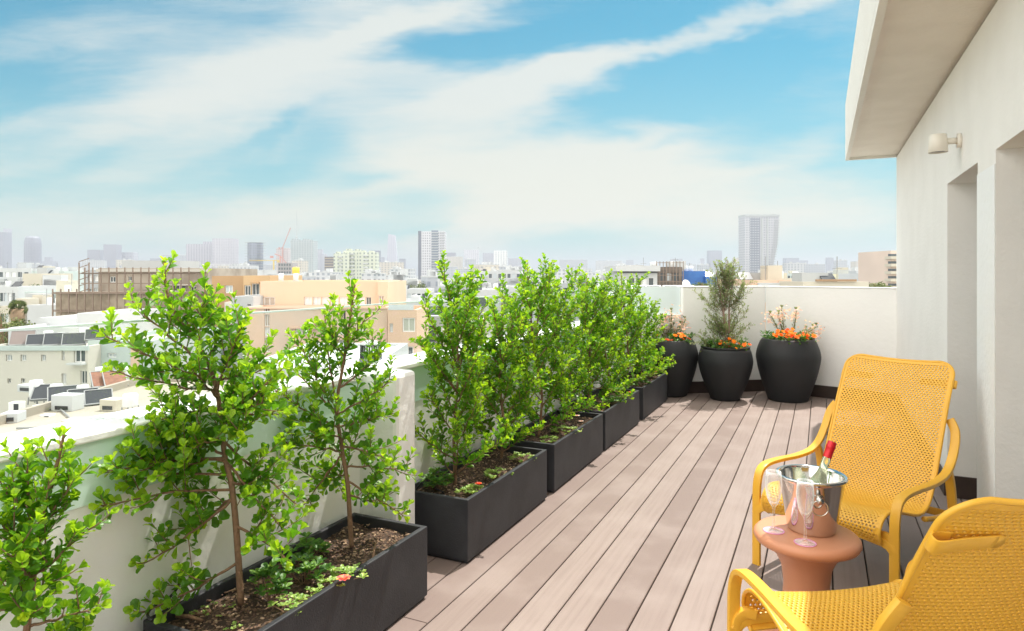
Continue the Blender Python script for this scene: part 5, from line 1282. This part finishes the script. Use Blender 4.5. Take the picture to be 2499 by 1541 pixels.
    # the big leaning tower with a waist
    D = 900; px0, px1 = 1817, 1899; W = wd(px0, px1, D); zt = CAMZ+(HY-529)/F*D; t = empty('tower'); t.matrix_world = frame_at((px0+px1)/2, D, 0)
    tag(t, 'tallest pale grey tower, its right side curving in at the waist', 'tower'); dep = 24
    def xr(z):
        f = max(0, (z-GZ)/(zt-GZ)); return W/2*(1.0 - .20*math.sin(min(1, f/.62*.9+.1)*math.pi)**1.3*(1 if f < .62 else 1)) + (W*.03*max(0, f-.6)/.4) - (W*.06*(1-f))
    def xl(z): f = (z-GZ)/(zt-GZ); return -W/2+W*.0*f
    body = MB(); n = 42; vs = []
    for i in range(n+1):
        z = GZ+(zt-GZ)*i/n; vs += [(xl(z), 0, z), (xr(z), 0, z), (xr(z), dep, z), (xl(z), dep, z)]
    fs = [(i*4+k, i*4+(k+1) % 4, i*4+4+(k+1) % 4, i*4+4+k) for i in range(n) for k in range(4)]+[(n*4, n*4+1, n*4+2, n*4+3)]
    body.add(vs, fs); body.build('tower_body', facade_mat('waist tower facade', (.44, .445, .48), (.20, .22, .27), 3.4, 3.3, .5, .45), t)
    z = zt-5; k = 0
    while z > -18 and k < 40:
        x = xr(z); part_box(t, 'balcony', W_GREY, x-6.0, x+1.3, -1.6, 5, z-.45, z+.35)
        part_box(t, 'window', mat('tower loggia glass', (.17, .19, .24), .3), -W/2+W*.16, -W/2+W*.46, -.3, -.02, z+.5, z+2.3)
        z -= 3.3; k += 1
    part_box(t, 'rib', W_GREY, -W/2+W*.50, -W/2+W*.54, -1.0, -.02, GZ, zt-2); part_box(t, 'rib', W_GREY, -W/2+W*.66, -W/2+W*.70, -1.0, -.02, GZ, zt-2)
    part_box(t, 'crown', W_GREY, -W/2-.3, xr(zt)+.5, -1, dep, zt+.01, zt+3)
    # cranes
    def crane(label, px, ybase, ytop, D, jib, back, tilt, col):
        b = P(px, ybase, D); h = (ybase-ytop)/F*D; t = empty('tower_crane', b, YAW); tag(t, label, 'crane', 'construction cranes on the skyline'); s = D/1200.0*1.3
        m = MB(); m.bar((0, 0, -30), (0, 0, h), 1.6*s); m.build('mast', col, t)
        j = MB(); j.bar((0, 0, h), (jib*math.cos(tilt), 0, h+jib*math.sin(tilt)), 1.0*s); j.build('jib', col, t)
        j = MB(); j.bar((0, 0, h), (-back*math.cos(tilt), 0, h-back*math.sin(tilt)*.3), 1.2*s); j.box(-back-1.5, -back+1.5, -1, 1, h-3*s, h); j.build('counterweight', col, t)
    red = mat('faded red crane', (.50, .25, .22), .6); yel = mat('yellow crane', (.62, .46, .10), .6)
    crane('pale crane with steeply raised jib on the unfinished tower', 690, 640, 604, 1200, 38, 6, R(68), red); crane('reddish crane in front of the unfinished tower', 684, 672, 625, 700, 12, 9, R(-50), red)
    crane('horizontal yellow-tipped crane right of the dark blue-grey tower', 668, 660, 636, 820, -30, -6, 0, yel)
    t, W, zt = block('construction_frame', 'open concrete frame under construction below the masted tower', 678, 714, 642, 480, 12, mat('construction grey', (.33, .31, .31), .9), grid(wd(678, 714, 480), 5, 4, 1.3, 1.6, -.6, 2.8, .2, None, pane_d), frame=False)
towers()

# --- palm and city trees
def palm():
    D = 72; c = P(43, 790, D); c.z = GZ; top = P(43, 752, D).z; t = empty('palm_tree', c); tag(t, 'fan palm with shaggy brown trunk at the left edge between white houses', 'palm tree'); H = top-c.z
    rnd = random.Random(5); T = MB(); T.tube([(0, 0, 0), (.1, 0, H*.5), (0, 0, H)], [.45, .38, .34], 10); T.tube([(0, 0, H-2.2), (0, 0, H-.1)], [.55, .75], 10); T.build('trunk', mat('palm trunk', (.26, .18, .11), .9), t, True)
    C = MB()
    for k in range(46):
        a = rnd.random()*6.28; el = rnd.uniform(-.7, 1.3); d = Vector((math.cos(a)*math.cos(el), math.sin(a)*math.cos(el), math.sin(el))); p = Vector((0, 0, H)); e = p+d*rnd.uniform(.35, .6)
        C.tube([p, e], .03, 4, False, 0, .3)
        s = d.orthogonal().normalized(); s2 = d.cross(s)
        for j in range(11):
            an = (j-5)*.22; dd = (d*math.cos(an)+s*math.sin(an)); leaf_small(C, e, dd-Vector((0, 0, .25)), s2, .48, .10, rnd.random()*.9)
    C.build('crown', cityLeaf, t)
palm()
def ctree(label, px, py, D, w, h, seed):
    c = P(px, py, D); zt = c.z; rnd = random.Random(seed); t = empty('tree', (c.x, c.y, GZ)); tag(t, label, 'tree', 'city trees between the houses'); H = zt-GZ
    T = MB(); T.tube([(0, 0, 0), (.1, .1, H-h*.6), (0, 0, H-h*.2)], [.3, .2, .08], 7)
    for k in range(6): a = k*1.05; T.tube([(0, 0, H-h*.8), (math.cos(a)*w*.3, math.sin(a)*w*.3, H-h*.4)], [.1, .04], 5)
    T.build('trunk', bark, t)
    C = MB(); cl = [(rnd.gauss(0, w*.22), rnd.gauss(0, w*.22), H-h*.5+rnd.gauss(0, h*.2)) for _ in range(16)]
    for (x, y, z) in cl:
        for k in range(70):
            p = Vector((x+rnd.gauss(0, w*.09), y+rnd.gauss(0, w*.09), z+rnd.gauss(0, h*.10))); leaf_small(C, p, Vector((rnd.uniform(-1, 1), rnd.uniform(-1, 1), rnd.uniform(-.5, 1))), Vector((rnd.uniform(-1, 1), rnd.uniform(-1, 1), 1)), w*.07, w*.05, rnd.random())
    C.build('crown', cityLeaf, t)
for a in (('yellow-green bush between the white blocks at the left', 73, 700, 110, 4.5, 2.2, 1), ('round green tree beside the yellow-green bush', 92, 702, 108, 3.0, 2.2, 2), ('low green tree behind the long low white house', 128, 704, 112, 3.6, 1.6, 3),
          ('yellow-green tree at the foot of the palm', 50, 783, 66, 4.2, 2.0, 4), ('dark tall conifer-like tree cut by the left edge', 0, 745, 60, 2.0, 5.0, 5), ('dark green tree below the palm at the left edge', 18, 785, 62, 3.6, 4.2, 6),
          ('dark tree patch below the slender blue tower', 955, 693, 230, 9, 3.6, 7), ('second dark tree right of the first below the slender blue tower', 980, 694, 225, 8, 3.4, 8), ('third tree of the dark patch below the slender blue tower', 1005, 696, 220, 8, 3, 9), ('fourth tree, touching the foot of the tall white tower', 1030, 695, 240, 7, 3, 10),
          ('dark tree behind the dense shrubs, right of the wide grey window', 1245, 708, 88, 2.6, 3.4, 11), ('dark small tree above the long cream house', 1958, 690, 62, 2.2, .9, 12), ('dark green hedge tree near the balcony tower', 2135, 690, 70, 2.6, 1.1, 13), ('small tree right of the blue sheeting', 1712, 690, 60, 1.6, .7, 14)): ctree(*a)

# ------------------------------------------------------------------ haze over the city
def haze():
    m = bpy.data.materials.new('city haze'); m.use_nodes = True; nt = m.node_tree; nt.nodes.clear(); n, l = NT(nt)
    v = n('ShaderNodeVolumePrincipled'); v.inputs['Color'].default_value = (.72, .75, .83, 1); v.inputs['Density'].default_value = .00033; v.inputs['Anisotropy'].default_value = .3
    o = n('ShaderNodeOutputMaterial'); l(v.outputs[0], o.inputs['Volume'])
    tag(MB().box(-9100, 9100, -1600, 9600, GZ-1, 152).build('haze', m), kind='stuff')
haze()
